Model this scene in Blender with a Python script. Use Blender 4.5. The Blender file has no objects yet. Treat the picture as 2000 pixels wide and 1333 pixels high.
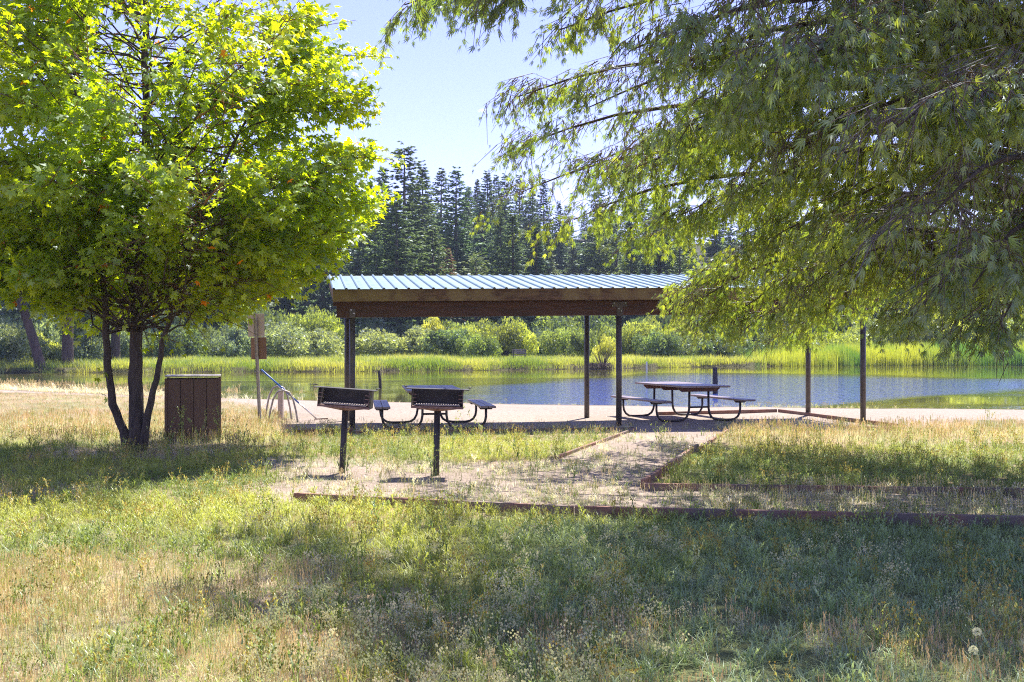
import bpy, math, random
import numpy as np
from mathutils import Vector, Matrix

# ------------------------------------------------------------------ camera, sky, sun, exposure
SC = bpy.context.scene
COL = SC.collection
SUN_EL, SUN_AZ = math.radians(62), math.radians(27)      # azimuth from +Y towards +X
cam_d = bpy.data.cameras.new("camera"); cam = bpy.data.objects.new("camera", cam_d); COL.objects.link(cam)
cam.location = (0, 0, 1.6); cam.rotation_euler = (math.radians(90), 0, 0)
cam_d.sensor_width = 36; cam_d.lens = 36; cam_d.shift_y = 0.00325
cam_d.clip_start = 0.05; cam_d.clip_end = 4000
SC.camera = cam

W = bpy.data.worlds.new("World"); SC.world = W; W.use_nodes = True
nt = W.node_tree
bgn = nt.nodes["Background"]
sky = nt.nodes.new("ShaderNodeTexSky"); sky.sky_type = 'NISHITA'; sky.sun_disc = False
sky.sun_elevation = SUN_EL; sky.sun_rotation = SUN_AZ; sky.altitude = 1200
sky.air_density = 1.0; sky.dust_density = 0.1; sky.ozone_density = 3.0
tint = nt.nodes.new("ShaderNodeMix"); tint.data_type = 'RGBA'; tint.blend_type = 'MULTIPLY'; tint.inputs[0].default_value = 1
tint.inputs[7].default_value = (1.12, .83, 1.20, 1)
nt.links.new(sky.outputs[0], tint.inputs[6]); nt.links.new(tint.outputs[2], bgn.inputs[0]); bgn.inputs[1].default_value = 0.112

sd = bpy.data.lights.new("sun", 'SUN'); sd.energy = 5.0; sd.angle = math.radians(0.5); sd.color = (1, 0.95, 0.87)
so = bpy.data.objects.new("sun", sd); COL.objects.link(so)
sdir = Vector((math.sin(SUN_AZ) * math.cos(SUN_EL), math.cos(SUN_AZ) * math.cos(SUN_EL), math.sin(SUN_EL)))
so.rotation_euler = sdir.to_track_quat('Z', 'Y').to_euler()
so.location = (20, 40, 60)

SC.view_settings.view_transform = 'Standard'; SC.view_settings.look = 'None'
SC.view_settings.exposure = 1.3; SC.view_settings.gamma = 1.0
SC.cycles.max_bounces = 8; SC.cycles.diffuse_bounces = 4; SC.cycles.glossy_bounces = 3
SC.cycles.transmission_bounces = 5; SC.cycles.volume_bounces = 0; SC.cycles.transparent_max_bounces = 8
SC.cycles.sample_clamp_indirect = 6.0
SC.cycles.use_denoising = False; SC.cycles.filter_width = 1.1; SC.cycles.use_adaptive_sampling = False

rng = np.random.default_rng(7)
random.seed(7)

# ------------------------------------------------------------------ helpers
def px(x, y, z=0.0):
    """point at height z seen at photo pixel x, y"""
    D = 2000 * (1.6 - z) / (y - 673.0)
    return Vector(((x - 1000) * D / 2000, D, z))

def pd(x, D, z=0.0):
    return Vector(((x - 1000) * D / 2000, D, z))

def tag(o, label=None, cat=None, group=None, kind=None):
    if label: o["label"] = label
    if cat: o["category"] = cat
    if group: o["group"] = group
    if kind: o["kind"] = kind
    return o

def thing(name, label, cat, loc=(0, 0, 0), rotz=0, group=None):
    o = bpy.data.objects.new(name, None); COL.objects.link(o)
    o.location = loc; o.rotation_euler = (0, 0, rotz); o.empty_display_size = 0.2
    return tag(o, label, cat, group)

def copy_tree(o, parent=None):
    c = o.copy(); COL.objects.link(c)
    c.parent = parent
    for ch in list(o.children):
        copy_tree(ch, c)
    return c

def fbm(x, y, seed=0, octaves=4, scale=1.0):
    """value noise, 0..1"""
    r = np.random.default_rng(seed)
    tab = r.random((64, 64))
    x = np.asarray(x, float) * scale; y = np.asarray(y, float) * scale
    out = 0; amp = 1; tot = 0
    for k in range(octaves):
        xi = np.floor(x).astype(int); yi = np.floor(y).astype(int)
        fx = x - xi; fy = y - yi
        fx = fx * fx * (3 - 2 * fx); fy = fy * fy * (3 - 2 * fy)
        a = tab[xi % 64, yi % 64]; b = tab[(xi + 1) % 64, yi % 64]
        c = tab[xi % 64, (yi + 1) % 64]; d = tab[(xi + 1) % 64, (yi + 1) % 64]
        out = out + amp * ((a * (1 - fx) + b * fx) * (1 - fy) + (c * (1 - fx) + d * fx) * fy)
        tot += amp; amp *= 0.5; x = x * 2.03 + 17.3; y = y * 2.03 + 9.1
    return out / tot

def sstep(a, b, x):
    t = np.clip((np.asarray(x, float) - a) / (b - a), 0, 1)
    return t * t * (3 - 2 * t)

class MB:
    """collects shapes, links them as one mesh object"""
    def __init__(s): s.v = []; s.f = []
    def add(s, vs, fs):
        n = len(s.v); s.v += [tuple(p) for p in vs]; s.f += [tuple(i + n for i in f) for f in fs]
        return s
    def box(s, c, size, rot=None):
        hx, hy, hz = size[0] / 2, size[1] / 2, size[2] / 2
        vs = [Vector((x, y, z)) for x in (-hx, hx) for y in (-hy, hy) for z in (-hz, hz)]
        if rot is not None: vs = [rot @ v for v in vs]
        c = Vector(c)
        return s.add([v + c for v in vs], [(0, 1, 3, 2), (4, 6, 7, 5), (0, 4, 5, 1), (2, 3, 7, 6), (0, 2, 6, 4), (1, 5, 7, 3)])
    def bar(s, p0, p1, w, h, up=(0, 0, 1)):
        p0 = Vector(p0); p1 = Vector(p1); d = (p1 - p0); L = d.length; d.normalize()
        r = d.cross(Vector(up)); r.normalize(); u = r.cross(d)
        m = Matrix((r, d, u)).transposed()
        return s.box((p0 + p1) / 2, (w, L, h), m)
    def tube(s, pts, radii, n=8, cap=True):
        pts = [Vector(p) for p in pts]
        if not hasattr(radii, '__len__'): radii = [radii] * len(pts)
        base = len(s.v); prev = None
        for i, p in enumerate(pts):
            if i == 0: d = pts[1] - pts[0]
            elif i == len(pts) - 1: d = pts[-1] - pts[-2]
            else: d = pts[i + 1] - pts[i - 1]
            d.normalize()
            if prev is None:
                a = d.cross(Vector((0.13, 1, 0.21))); 
                if a.length < 1e-3: a = d.cross(Vector((1, 0, 0)))
            else:
                a = prev - d * prev.dot(d)
            a.normalize(); prev = a; b = d.cross(a)
            for k in range(n):
                t = 2 * math.pi * k / n
                s.v.append(tuple(p + (a * math.cos(t) + b * math.sin(t)) * radii[i]))
        for i in range(len(pts) - 1):
            for k in range(n):
                k2 = (k + 1) % n
                s.f.append((base + i * n + k, base + i * n + k2, base + (i + 1) * n + k2, base + (i + 1) * n + k))
        if cap:
            s.f.append(tuple(base + k for k in reversed(range(n))))
            e = base + (len(pts) - 1) * n
            s.f.append(tuple(e + k for k in range(n)))
        return s
    def prism(s, poly, y0, y1):
        """poly in (x, z), extruded along y"""
        n = len(poly)
        vs = [(x, y0, z) for x, z in poly] + [(x, y1, z) for x, z in poly]
        fs = [tuple(range(n)), tuple(reversed(range(n, 2 * n)))]
        fs += [(i, i + n, (i + 1) % n + n, (i + 1) % n) for i in range(n)]
        return s.add(vs, fs)
    def build(s, name, mat, parent=None, bevel=0, smooth=False, off=None):
        me = bpy.data.meshes.new(name)
        o0 = Vector((0, 0, 0))
        if off is not None: o0 = Vector(off)
        me.from_pydata([(v[0] - o0.x, v[1] - o0.y, v[2] - o0.z) for v in s.v], [], s.f)
        import bmesh
        bm = bmesh.new(); bm.from_mesh(me); bmesh.ops.recalc_face_normals(bm, faces=bm.faces); bm.to_mesh(me); bm.free()
        if smooth: me.shade_smooth()
        me.materials.append(mat)
        o = bpy.data.objects.new(name, me); COL.objects.link(o)
        if parent is not None: o.parent = parent
        elif off is not None: o.location = o0
        if bevel:
            b = o.modifiers.new("bevel", 'BEVEL'); b.width = bevel; b.segments = 2; b.limit_method = 'ANGLE'
        return o

def npmesh(name, V, F, mat, cols=None, parent=None, smooth=False):
    """V (n,3), F (m,4 or 3) arrays; cols (n,3) point colours"""
    V = np.ascontiguousarray(V, dtype=np.float32); F = np.ascontiguousarray(F, dtype=np.int32)
    me = bpy.data.meshes.new(name)
    me.vertices.add(len(V)); me.vertices.foreach_set("co", V.ravel())
    k = F.shape[1]
    me.loops.add(F.size); me.loops.foreach_set("vertex_index", F.ravel())
    me.polygons.add(len(F))
    me.polygons.foreach_set("loop_start", np.arange(0, F.size, k, dtype=np.int32))
    try: me.polygons.foreach_set("loop_total", np.full(len(F), k, dtype=np.int32))
    except Exception: pass
    if cols is not None:
        a = me.color_attributes.new("col", 'FLOAT_COLOR', 'POINT')
        c4 = np.ones((len(V), 4), np.float32); c4[:, :3] = cols
        a.data.foreach_set("color", c4.ravel())
    me.update(calc_edges=True)
    if smooth: me.shade_smooth()
    if mat: me.materials.append(mat)
    o = bpy.data.objects.new(name, me); COL.objects.link(o)
    if parent is not None: o.parent = parent
    return o

# ------------------------------------------------------------------ materials
def new_mat(name):
    m = bpy.data.materials.new(name); m.use_nodes = True
    nt = m.node_tree; nt.nodes.clear()
    out = nt.nodes.new("ShaderNodeOutputMaterial")
    return m, nt, out
def N(nt, t, **kw):
    n = nt.nodes.new(t)
    for k, v in kw.items():
        if k.startswith("i_"):
            key = k[2:]; key = int(key) if key.isdigit() else key.replace("_", " ")
            n.inputs[key].default_value = v
        else: setattr(n, k, v)
    return n
def ramp(nt, fac, stops):
    r = nt.nodes.new("ShaderNodeValToRGB")
    els = r.color_ramp.elements
    while len(els) < len(stops): els.new(0.5)
    for e, (p, c) in zip(els, stops):
        e.position = p; e.color = (*c, 1) if len(c) == 3 else c
    nt.links.new(fac, r.inputs[0]); return r

def foliage_mat(name, trans=(1.9, 1.9, 0.5), spec=0.12, objvar=0.0, tfac=1.0, rough=0.45):
    m, nt, out = new_mat(name)
    at = N(nt, "ShaderNodeAttribute", attribute_name="col")
    col = at.outputs["Color"]
    if objvar:
        oi = N(nt, "ShaderNodeObjectInfo")
        r = ramp(nt, oi.outputs["Random"], [(0, (1 - objvar, 1 - objvar * .6, 1)), (.35, (1.0, 1.0, 1.0)), (.7, (1 + objvar * .7, 1 + objvar * .3, .85)), (1, (1 + objvar * .3, 1 + objvar * .6, .75))])
        mm = N(nt, "ShaderNodeMix", data_type='RGBA', blend_type='MULTIPLY'); mm.inputs[0].default_value = 1
        nt.links.new(col, mm.inputs[6]); nt.links.new(r.outputs[0], mm.inputs[7]); col = mm.outputs[2]
    tr = N(nt, "ShaderNodeMix", data_type='RGBA', blend_type='MULTIPLY'); tr.inputs[0].default_value = 1
    nt.links.new(col, tr.inputs[6]); tr.inputs[7].default_value = (trans[0] * tfac, trans[1] * tfac, trans[2] * tfac, 1)
    d = N(nt, "ShaderNodeBsdfDiffuse"); t = N(nt, "ShaderNodeBsdfTranslucent")
    g = N(nt, "ShaderNodeBsdfGlossy"); g.inputs["Roughness"].default_value = rough; g.inputs["Color"].default_value = (.8, .9, 1, 1)
    nt.links.new(col, d.inputs[0]); nt.links.new(tr.outputs[2], t.inputs[0])
    ad = N(nt, "ShaderNodeAddShader"); nt.links.new(d.outputs[0], ad.inputs[0]); nt.links.new(t.outputs[0], ad.inputs[1])
    mx = N(nt, "ShaderNodeMixShader"); mx.inputs[0].default_value = spec
    nt.links.new(ad.outputs[0], mx.inputs[1]); nt.links.new(g.outputs[0], mx.inputs[2])
    nt.links.new(mx.outputs[0], out.inputs[0])
    return m

def wood_mat(name, c1, c2, scale=(30, 2, 30), rough=0.8, bump=0.3, blotch=None, axis_obj=True):
    m, nt, out = new_mat(name)
    tc = N(nt, "ShaderNodeTexCoord"); mp = N(nt, "ShaderNodeMapping"); mp.inputs["Scale"].default_value = scale
    nt.links.new(tc.outputs["Object"], mp.inputs[0])
    nz = N(nt, "ShaderNodeTexNoise"); nz.inputs["Scale"].default_value = 1.0; nz.inputs["Detail"].default_value = 8; nz.inputs["Roughness"].default_value = .65
    nt.links.new(mp.outputs[0], nz.inputs["Vector"])
    r = ramp(nt, nz.outputs["Fac"], [(.3, c1), (.7, c2)])
    col = r.outputs[0]
    if blotch:
        n2 = N(nt, "ShaderNodeTexNoise"); n2.inputs["Scale"].default_value = 2.2; n2.inputs["Detail"].default_value = 5
        nt.links.new(tc.outputs["Object"], n2.inputs["Vector"])
        r2 = ramp(nt, n2.outputs["Fac"], [(.45, (0, 0, 0)), (.6, (1, 1, 1))])
        mm = N(nt, "ShaderNodeMix", data_type='RGBA'); nt.links.new(r2.outputs[0], mm.inputs[0]); nt.links.new(col, mm.inputs[6]); mm.inputs[7].default_value = (*blotch, 1)
        col = mm.outputs[2]
    b = N(nt, "ShaderNodeBsdfPrincipled"); nt.links.new(col, b.inputs["Base Color"]); b.inputs["Roughness"].default_value = rough
    bp = N(nt, "ShaderNodeBump"); bp.inputs["Strength"].default_value = bump; bp.inputs["Distance"].default_value = .01
    nt.links.new(nz.outputs["Fac"], bp.inputs["Height"]); nt.links.new(bp.outputs[0], b.inputs["Normal"])
    nt.links.new(b.outputs[0], out.inputs[0]); return m

def metal_mat(name, c1, c2, rough=.5, metallic=0.0, scale=12, spec=.5):
    m, nt, out = new_mat(name)
    tc = N(nt, "ShaderNodeTexCoord"); nz = N(nt, "ShaderNodeTexNoise"); nz.inputs["Scale"].default_value = scale; nz.inputs["Detail"].default_value = 6
    nt.links.new(tc.outputs["Object"], nz.inputs["Vector"])
    r = ramp(nt, nz.outputs["Fac"], [(.35, c1), (.65, c2)])
    b = N(nt, "ShaderNodeBsdfPrincipled"); nt.links.new(r.outputs[0], b.inputs["Base Color"]); b.inputs["Metallic"].default_value = metallic
    rr = N(nt, "ShaderNodeMapRange"); rr.inputs[3].default_value = rough - .1; rr.inputs[4].default_value = rough + .15
    nt.links.new(nz.outputs["Fac"], rr.inputs[0]); nt.links.new(rr.outputs[0], b.inputs["Roughness"])
    b.inputs["Specular IOR Level"].default_value = spec
    nt.links.new(b.outputs[0], out.inputs[0]); return m

M_leaf = foliage_mat("maple_leaf", trans=(4.0, 3.3, .3), spec=.05)
M_leaf2 = foliage_mat("cutleaf_leaf", trans=(2.8, 2.7, .5), spec=.08)
M_grass = foliage_mat("grass_blades", trans=(.95, .95, .6), spec=.04)
M_reed = foliage_mat("reed_blades", trans=(1.3, 1.3, .35), spec=.04)
M_needle = foliage_mat("conifer_needles", trans=(.7, .8, .4), spec=.05, objvar=.28)
M_bush = foliage_mat("shrub_leaves", trans=(1.3, 1.3, .5), spec=.06, objvar=.2)
M_bark = wood_mat("bark", (.028, .022, .018), (.12, .09, .07), scale=(24, 24, 5), rough=.95, bump=1.0)
M_bark2 = wood_mat("pine_bark", (.05, .035, .03), (.15, .10, .08), scale=(6, 6, 1.5), rough=.95, bump=1.0)
M_beam = wood_mat("dark_stained_beam", (.03, .013, .008), (.10, .038, .022), scale=(1.2, 12, 22), rough=.6, bump=.2)
M_fascia = wood_mat("weathered_fascia", (.035, .018, .010), (.19, .105, .055), scale=(1.6, 14, 26), rough=.75, bump=.3, blotch=(.20, .14, .06))
M_timber = wood_mat("edging_timber", (.16, .07, .045), (.36, .2, .14), scale=(6, 6, 30), rough=.9, bump=.4, blotch=(.2, .15, .12))
M_boxwood = wood_mat("brown_painted_wood", (.11, .06, .034), (.17, .10, .058), scale=(20, 20, 2), rough=.6, bump=.15)
M_post = metal_mat("brown_post_paint", (.055, .045, .04), (.10, .082, .072), rough=.4, spec=.5)
M_frame = metal_mat("dark_tube_steel", (.03, .022, .02), (.055, .042, .036), rough=.45)
M_top = wood_mat("table_planks", (.16, .12, .12), (.26, .20, .19), scale=(20, 2, 20), rough=.4, bump=.1)
M_topside = wood_mat("table_apron", (.10, .04, .03), (.17, .07, .05), scale=(4, 12, 20), rough=.6)
M_grill = metal_mat("burnt_steel", (.02, .018, .017), (.05, .04, .037), rough=.6)
M_rust = metal_mat("rusty_steel", (.12, .06, .045), (.24, .15, .125), rough=.7, scale=20)
M_bright = metal_mat("worn_bright_steel", (.5, .5, .5), (.7, .7, .7), rough=.3, metallic=.8)
M_galv = metal_mat("galvanised_steel", (.3, .26, .24), (.42, .37, .34), rough=.5, metallic=.3)
M_signback = metal_mat("faded_sign_back", (.42, .33, .29), (.52, .42, .37), rough=.55, scale=6)
M_signwood = wood_mat("brown_sign_back", (.16, .08, .05), (.27, .15, .10), scale=(8, 8, 3), rough=.7)
M_blue = metal_mat("blue_painted_handle", (.02, .10, .42), (.03, .14, .5), rough=.35)
M_roof = None
def roof_mat():
    m, nt, out = new_mat("pale_blue_metal_roof")
    tc = N(nt, "ShaderNodeTexCoord"); nz = N(nt, "ShaderNodeTexNoise"); nz.inputs["Scale"].default_value = 5; nz.inputs["Detail"].default_value = 8
    nt.links.new(tc.outputs["Object"], nz.inputs["Vector"])
    r = ramp(nt, nz.outputs["Fac"], [(.3, (.14, .215, .245)), (.7, (.20, .285, .315))])
    n2 = N(nt, "ShaderNodeTexNoise"); n2.inputs["Scale"].default_value = 45; n2.inputs["Detail"].default_value = 2
    nt.links.new(tc.outputs["Object"], n2.inputs["Vector"])
    r2 = ramp(nt, n2.outputs["Fac"], [(.70, (0, 0, 0)), (.74, (1, 1, 1))])
    mm = N(nt, "ShaderNodeMix", data_type='RGBA'); nt.links.new(r2.outputs[0], mm.inputs[0]); nt.links.new(r.outputs[0], mm.inputs[6]); mm.inputs[7].default_value = (.22, .16, .10, 1)
    b = N(nt, "ShaderNodeBsdfPrincipled"); nt.links.new(mm.outputs[2], b.inputs["Base Color"]); b.inputs["Roughness"].default_value = .48; b.inputs["Metallic"].default_value = .05
    nt.links.new(b.outputs[0], out.inputs[0]); return m
M_roof = roof_mat()

# ------------------------------------------------------------------ terrain
NX = np.array([-80, -34, -21, -12, -5, 0, 4, 7.8, 13.5, 20, 60.]); NY = np.array([60, 50, 43, 37.5, 34, 32.6, 32, 31.4, 30, 29, 27.])
FX = np.array([-120, -60, -34, -24.6, -11, 0, 9, 18, 33, 46, 80, 140.]); FY = np.array([66, 67, 68, 69, 71, 75.5, 81, 87, 91, 91.5, 90, 88.])
def near_shore(x): return np.interp(x, NX, NY)
def far_shore(x): return np.interp(x, FX, FY)
WZ = -0.30
def ground_z(x, y):
    x = np.asarray(x, float); y = np.asarray(y, float)
    wob = (fbm(x, y, 3, 3, .35) - .5)
    yn = near_shore(x) + (fbm(x, y * 0 + 3, 5, 3, .4) - .5) * 1.2
    yf = far_shore(x) + (fbm(x, y * 0 + 9, 6, 4, .3) - .5) * 2.0
    z = wob * .05 * sstep(3, 7, y)
    z = z + (-0.36) * sstep(yn - 7.5, yn + 2.3, y)
    z = z - .9 * sstep(yn, yn + 6, y)
    up = sstep(yf - 4, yf + .1, y) * .86 + sstep(yf - .1, yf + .8, y) * .48
    z = z + up
    lowleft = sstep(-14, -26, x) * .05
    z = z + (fbm(x, y, 8, 3, .12) - .5) * .5 * sstep(yf + 1, yf + 12, y) - lowleft * sstep(yf - 1, yf, y)
    h = np.clip(y - 118, 0, None)
    z = z + 26 * sstep(0, 190, h) + .03 * h
    z = z + (fbm(x, y, 9, 3, .015) - .5) * 10 * sstep(20, 120, h)
    return z

def axis(segs):
    out = []
    for a, b, st in segs: out += list(np.arange(a, b, st))
    out.append(segs[-1][1]); return np.array(out, float)
gx = axis([(-2000, -300, 170), (-300, -80, 11), (-80, -22, 2), (-22, -13, .5), (-13, 13, .11), (13, 22, .5), (22, 80, 2), (80, 300, 11), (300, 2000, 170)])
gy = axis([(-60, 0, 6), (0, 3, .5), (3, 25, .11), (25, 45, .3), (45, 62, 1.5), (62, 100, .5), (100, 200, 3), (200, 600, 20), (600, 3000, 200)])
GX, GY = np.meshgrid(gx, gy)
GZ = ground_z(GX, GY)
GZ = np.where(GY > 600, GZ.clip(None, 70), GZ)

def pxy(x, y):
    y = np.maximum(y, .5)
    return 1000 + 2000 * x / y, 673 + 3200 / y

def line_x(py, p0, p1):
    """x of the line p0-p1 at photo row py"""
    return p0[0] + (py - p0[1]) * (p1[0] - p0[0]) / (p1[1] - p0[1])

def zones(x, y):
    """where the different real surfaces lie on the near ground: gravel / sand / grass kinds (0..1)"""
    u, v = pxy(x, y)
    n1 = fbm(x, y, 21, 4, .9); n2 = fbm(x, y, 22, 4, 2.5)
    nn = (n1 - .5) * 60
    yn = near_shore(x)
    # gravel path between the edging boards
    lx = line_x(v, (1240, 841), (1085, 897)); lx = np.where(v > 897, 1085 - (v - 897) * 9, lx)
    rx = line_x(v, (1430, 838), (1255, 957))
    path = sstep(-14, 6, (u - lx) + nn * .35 * (v > 890)) * sstep(8, -4, u - rx) * sstep(838, 841, v) * sstep(962, 955, v)
    pad = sstep(470, 560, u + nn * 2.2) * sstep(1300, 1200, u) * sstep(893, 908, v + nn * .25) * sstep(992, 972, v + nn * .25)
    strip = sstep(700, 900, u + nn * 3) * sstep(955, 959, v) * sstep(1004 + (u - 1000) * .018, 1000 + (u - 1000) * .018, v)
    shel = sstep(572, 580, u) * sstep(1775, 1765, u) * sstep(852 - (u - 577) * .014, 846 - (u - 577) * .014, v) * sstep(700, 760, v)
    gravel = np.clip(np.maximum.reduce([path, pad, strip, shel]), 0, 1)
    sand = sstep(0, 1, (y - (yn - np.interp(x, [-30, -14, -8, -3, 2, 8, 14, 25], [5.5, 6.0, 7.5, 13.5, 13, 10.8, 8.0, 7.5])) + (n1 - .5) * 2.2) / 1.2) * sstep(yn + 20, yn + 4, y)
    return dict(u=u, v=v, n1=n1, n2=n2, gravel=gravel, sand=sand, path=path, pad=pad, strip=strip, shel=shel)

Z = zones(GX, GY)
n3 = fbm(GX, GY, 31, 4, .5)
soil = np.stack([.30 + .08 * n3, .225 + .06 * n3, .145 + .04 * n3], -1)
green = np.stack([.13 + 0 * n3, .15 + .03 * n3, .06 + 0 * n3], -1)
gravc = np.stack([.27 + .16 * n3, .215 + .13 * n3, .17 + .12 * n3], -1)
sandc = np.stack([.335 + .07 * n3, .275 + .06 * n3, .222 + .05 * n3], -1)
def mixc(a, b, t): return a * (1 - t[..., None]) + b * t[..., None]
gm = sstep(.35, .65, fbm(GX, GY, 33, 4, .8))
gm = np.maximum(gm * .6, .85 * sstep(760, 950, Z['u']) * sstep(1000, 1020, Z['v']) * (GY > 0)); C = mixc(soil, green, gm)
farm = sstep(58, 66, GY); C = mixc(C, np.stack([.10 + 0 * n3, .13 + 0 * n3, .04 + 0 * n3], -1), farm)
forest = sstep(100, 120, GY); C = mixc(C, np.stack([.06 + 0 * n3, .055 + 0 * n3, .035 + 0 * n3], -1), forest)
C = mixc(C, sandc, Z['sand']); C = mixc(C, gravc, Z['gravel'] * (1 - Z['sand']))
wetm = sstep(WZ + .10, WZ + .01, GZ) * (GY > 25); C = C * (1 - .45 * wetm[..., None])
bankm = sstep(-1.5, 1.0, GY - far_shore(GX)) * sstep(2.0, .4, GY - far_shore(GX)); C = mixc(C, np.stack([.10 + 0 * n3, .07 + 0 * n3, .05 + 0 * n3], -1), bankm * .8)
ny, nx = GX.shape
idx = np.arange(ny * nx).reshape(ny, nx)
F = np.stack([idx[:-1, :-1], idx[:-1, 1:], idx[1:, 1:], idx[1:, :-1]], -1).reshape(-1, 4)

def ground_mat():
    m, nt, out = new_mat("soil_sand_gravel")
    at = N(nt, "ShaderNodeAttribute", attribute_name="col"); tc = N(nt, "ShaderNodeTexCoord")
    nz = N(nt, "ShaderNodeTexNoise"); nz.inputs["Scale"].default_value = 9; nz.inputs["Detail"].default_value = 10; nz.inputs["Roughness"].default_value = .75
    nt.links.new(tc.outputs["Object"], nz.inputs["Vector"])
    vo = N(nt, "ShaderNodeTexVoronoi"); vo.inputs["Scale"].default_value = 38; nt.links.new(tc.outputs["Object"], vo.inputs["Vector"])
    r = ramp(nt, nz.outputs["Fac"], [(.28, (.55, .53, .5)), (.5, (1, 1, 1)), (.72, (1.25, 1.22, 1.18))])
    r2 = ramp(nt, vo.outputs["Color"], [(0, (.75, .74, .72)), (.5, (1, 1, 1)), (1, (1.2, 1.2, 1.2))])
    m1 = N(nt, "ShaderNodeMix", data_type='RGBA', blend_type='MULTIPLY'); m1.inputs[0].default_value = 1
    nt.links.new(at.outputs["Color"], m1.inputs[6]); nt.links.new(r.outputs[0], m1.inputs[7])
    m2 = N(nt, "ShaderNodeMix", data_type='RGBA', blend_type='MULTIPLY'); m2.inputs[0].default_value = .8
    nt.links.new(m1.outputs[2], m2.inputs[6]); nt.links.new(r2.outputs[0], m2.inputs[7])
    b = N(nt, "ShaderNodeBsdfPrincipled"); nt.links.new(m2.outputs[2], b.inputs["Base Color"]); b.inputs["Roughness"].default_value = .95
    b.inputs["Specular IOR Level"].default_value = .15
    ad = N(nt, "ShaderNodeMath", operation='ADD'); nt.links.new(nz.outputs["Fac"], ad.inputs[0]); nt.links.new(vo.outputs["Distance"], ad.inputs[1])
    bp = N(nt, "ShaderNodeBump"); bp.inputs["Strength"].default_value = .8; bp.inputs["Distance"].default_value = .03
    nt.links.new(ad.outputs[0], bp.inputs["Height"]); nt.links.new(bp.outputs[0], b.inputs["Normal"])
    nt.links.new(b.outputs[0], out.inputs[0]); return m
ground = npmesh("ground", np.stack([GX, GY, GZ], -1).reshape(-1, 3), F, ground_mat(), C.reshape(-1, 3), smooth=True)
tag(ground, kind="structure")

# ------------------------------------------------------------------ water
wx = axis([(-160, -60, 10), (-60, 60, .8), (60, 160, 10)]); wy = axis([(24, 100, .8)])
WX, WY = np.meshgrid(wx, wy)
u, v = 1000 + 2000 * WX / WY, 673 + 3800 / WY
wn = (fbm(WX, WY * 2.5, 41, 4, .12) - .5) * 2
edge_far = np.interp(u, [600, 900, 1200, 1300, 1700, 2000], [775, 752, 736, 729, 733, 741]) + wn * 4
edge_near = np.interp(u, [600, 1000, 1350, 1500, 1700, 2000], [815, 830, 830, 806, 784, 762]) + wn * 4
wind = sstep(-3, 3, v - edge_far) * sstep(3, -3, v - edge_near) * sstep(820, 1000, u + wn * 60)
wind = np.maximum(wind, .6 * sstep(4, 1, np.abs(v - 745 - wn * 5)) * sstep(330, 420, u) * sstep(760, 700, u))
wind = np.maximum(wind, .55 * sstep(.45, .8, fbm(WX * .3, WY * 1.2, 43, 3, .35)) * sstep(730, 740, v))
def water_mat():
    m, nt, out = new_mat("pond_water")
    at = N(nt, "ShaderNodeAttribute", attribute_name="col"); tc = N(nt, "ShaderNodeTexCoord")
    mp = N(nt, "ShaderNodeMapping"); mp.inputs["Scale"].default_value = (1.0, 1.0, 1)
    nt.links.new(tc.outputs["Object"], mp.inputs[0])
    nz = N(nt, "ShaderNodeTexNoise"); nz.inputs["Scale"].default_value = 3.5; nz.inputs["Detail"].default_value = 3; nz.inputs["Roughness"].default_value = .55
    nt.links.new(mp.outputs[0], nz.inputs["Vector"])
    mr = N(nt, "ShaderNodeMapRange"); mr.inputs[3].default_value = .012; mr.inputs[4].default_value = 1.0
    sx = N(nt, "ShaderNodeSeparateColor"); nt.links.new(at.outputs["Color"], sx.inputs[0])
    nt.links.new(sx.outputs[0], mr.inputs[0])
    dc = ramp(nt, sx.outputs[1], [(0, (.085, .075, .018)), (.4, (.05, .055, .022)), (1, (.035, .060, .25))])  # blue end paints sky reflection into the base colour; lower stops follow depth
    bp = N(nt, "ShaderNodeBump"); bp.inputs["Distance"].default_value = .04
    nt.links.new(mr.outputs[0], bp.inputs["Strength"]); nt.links.new(nz.outputs["Fac"], bp.inputs["Height"])
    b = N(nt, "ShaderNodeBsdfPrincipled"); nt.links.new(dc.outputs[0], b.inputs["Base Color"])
    b.inputs["Roughness"].default_value = .04; b.inputs["IOR"].default_value = 1.33
    nt.links.new(bp.outputs[0], b.inputs["Normal"]); nt.links.new(b.outputs[0], out.inputs[0]); return m
ny, nx = WX.shape; idx = np.arange(ny * nx).reshape(ny, nx)
F = np.stack([idx[:-1, :-1], idx[:-1, 1:], idx[1:, 1:], idx[1:, :-1]], -1).reshape(-1, 4)
skyblue_depth = sstep(-6, 10, v - edge_far) * sstep(8, -8, v - edge_near) * sstep(700, 1050, u + wn * 60)  # sky blue painted in, roughly over the wind-rippled patch
skyblue_depth = np.maximum(skyblue_depth, .35 * sstep(2, 8, WY - near_shore(WX)) * sstep(2, 14, far_shore(WX) - WY))
wcol = np.stack([wind, skyblue_depth, wind * 0], -1).reshape(-1, 3)
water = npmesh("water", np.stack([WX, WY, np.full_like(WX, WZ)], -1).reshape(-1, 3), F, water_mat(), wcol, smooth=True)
tag(water, kind="structure")

def gz(x, y): return float(ground_z(x, y))

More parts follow.
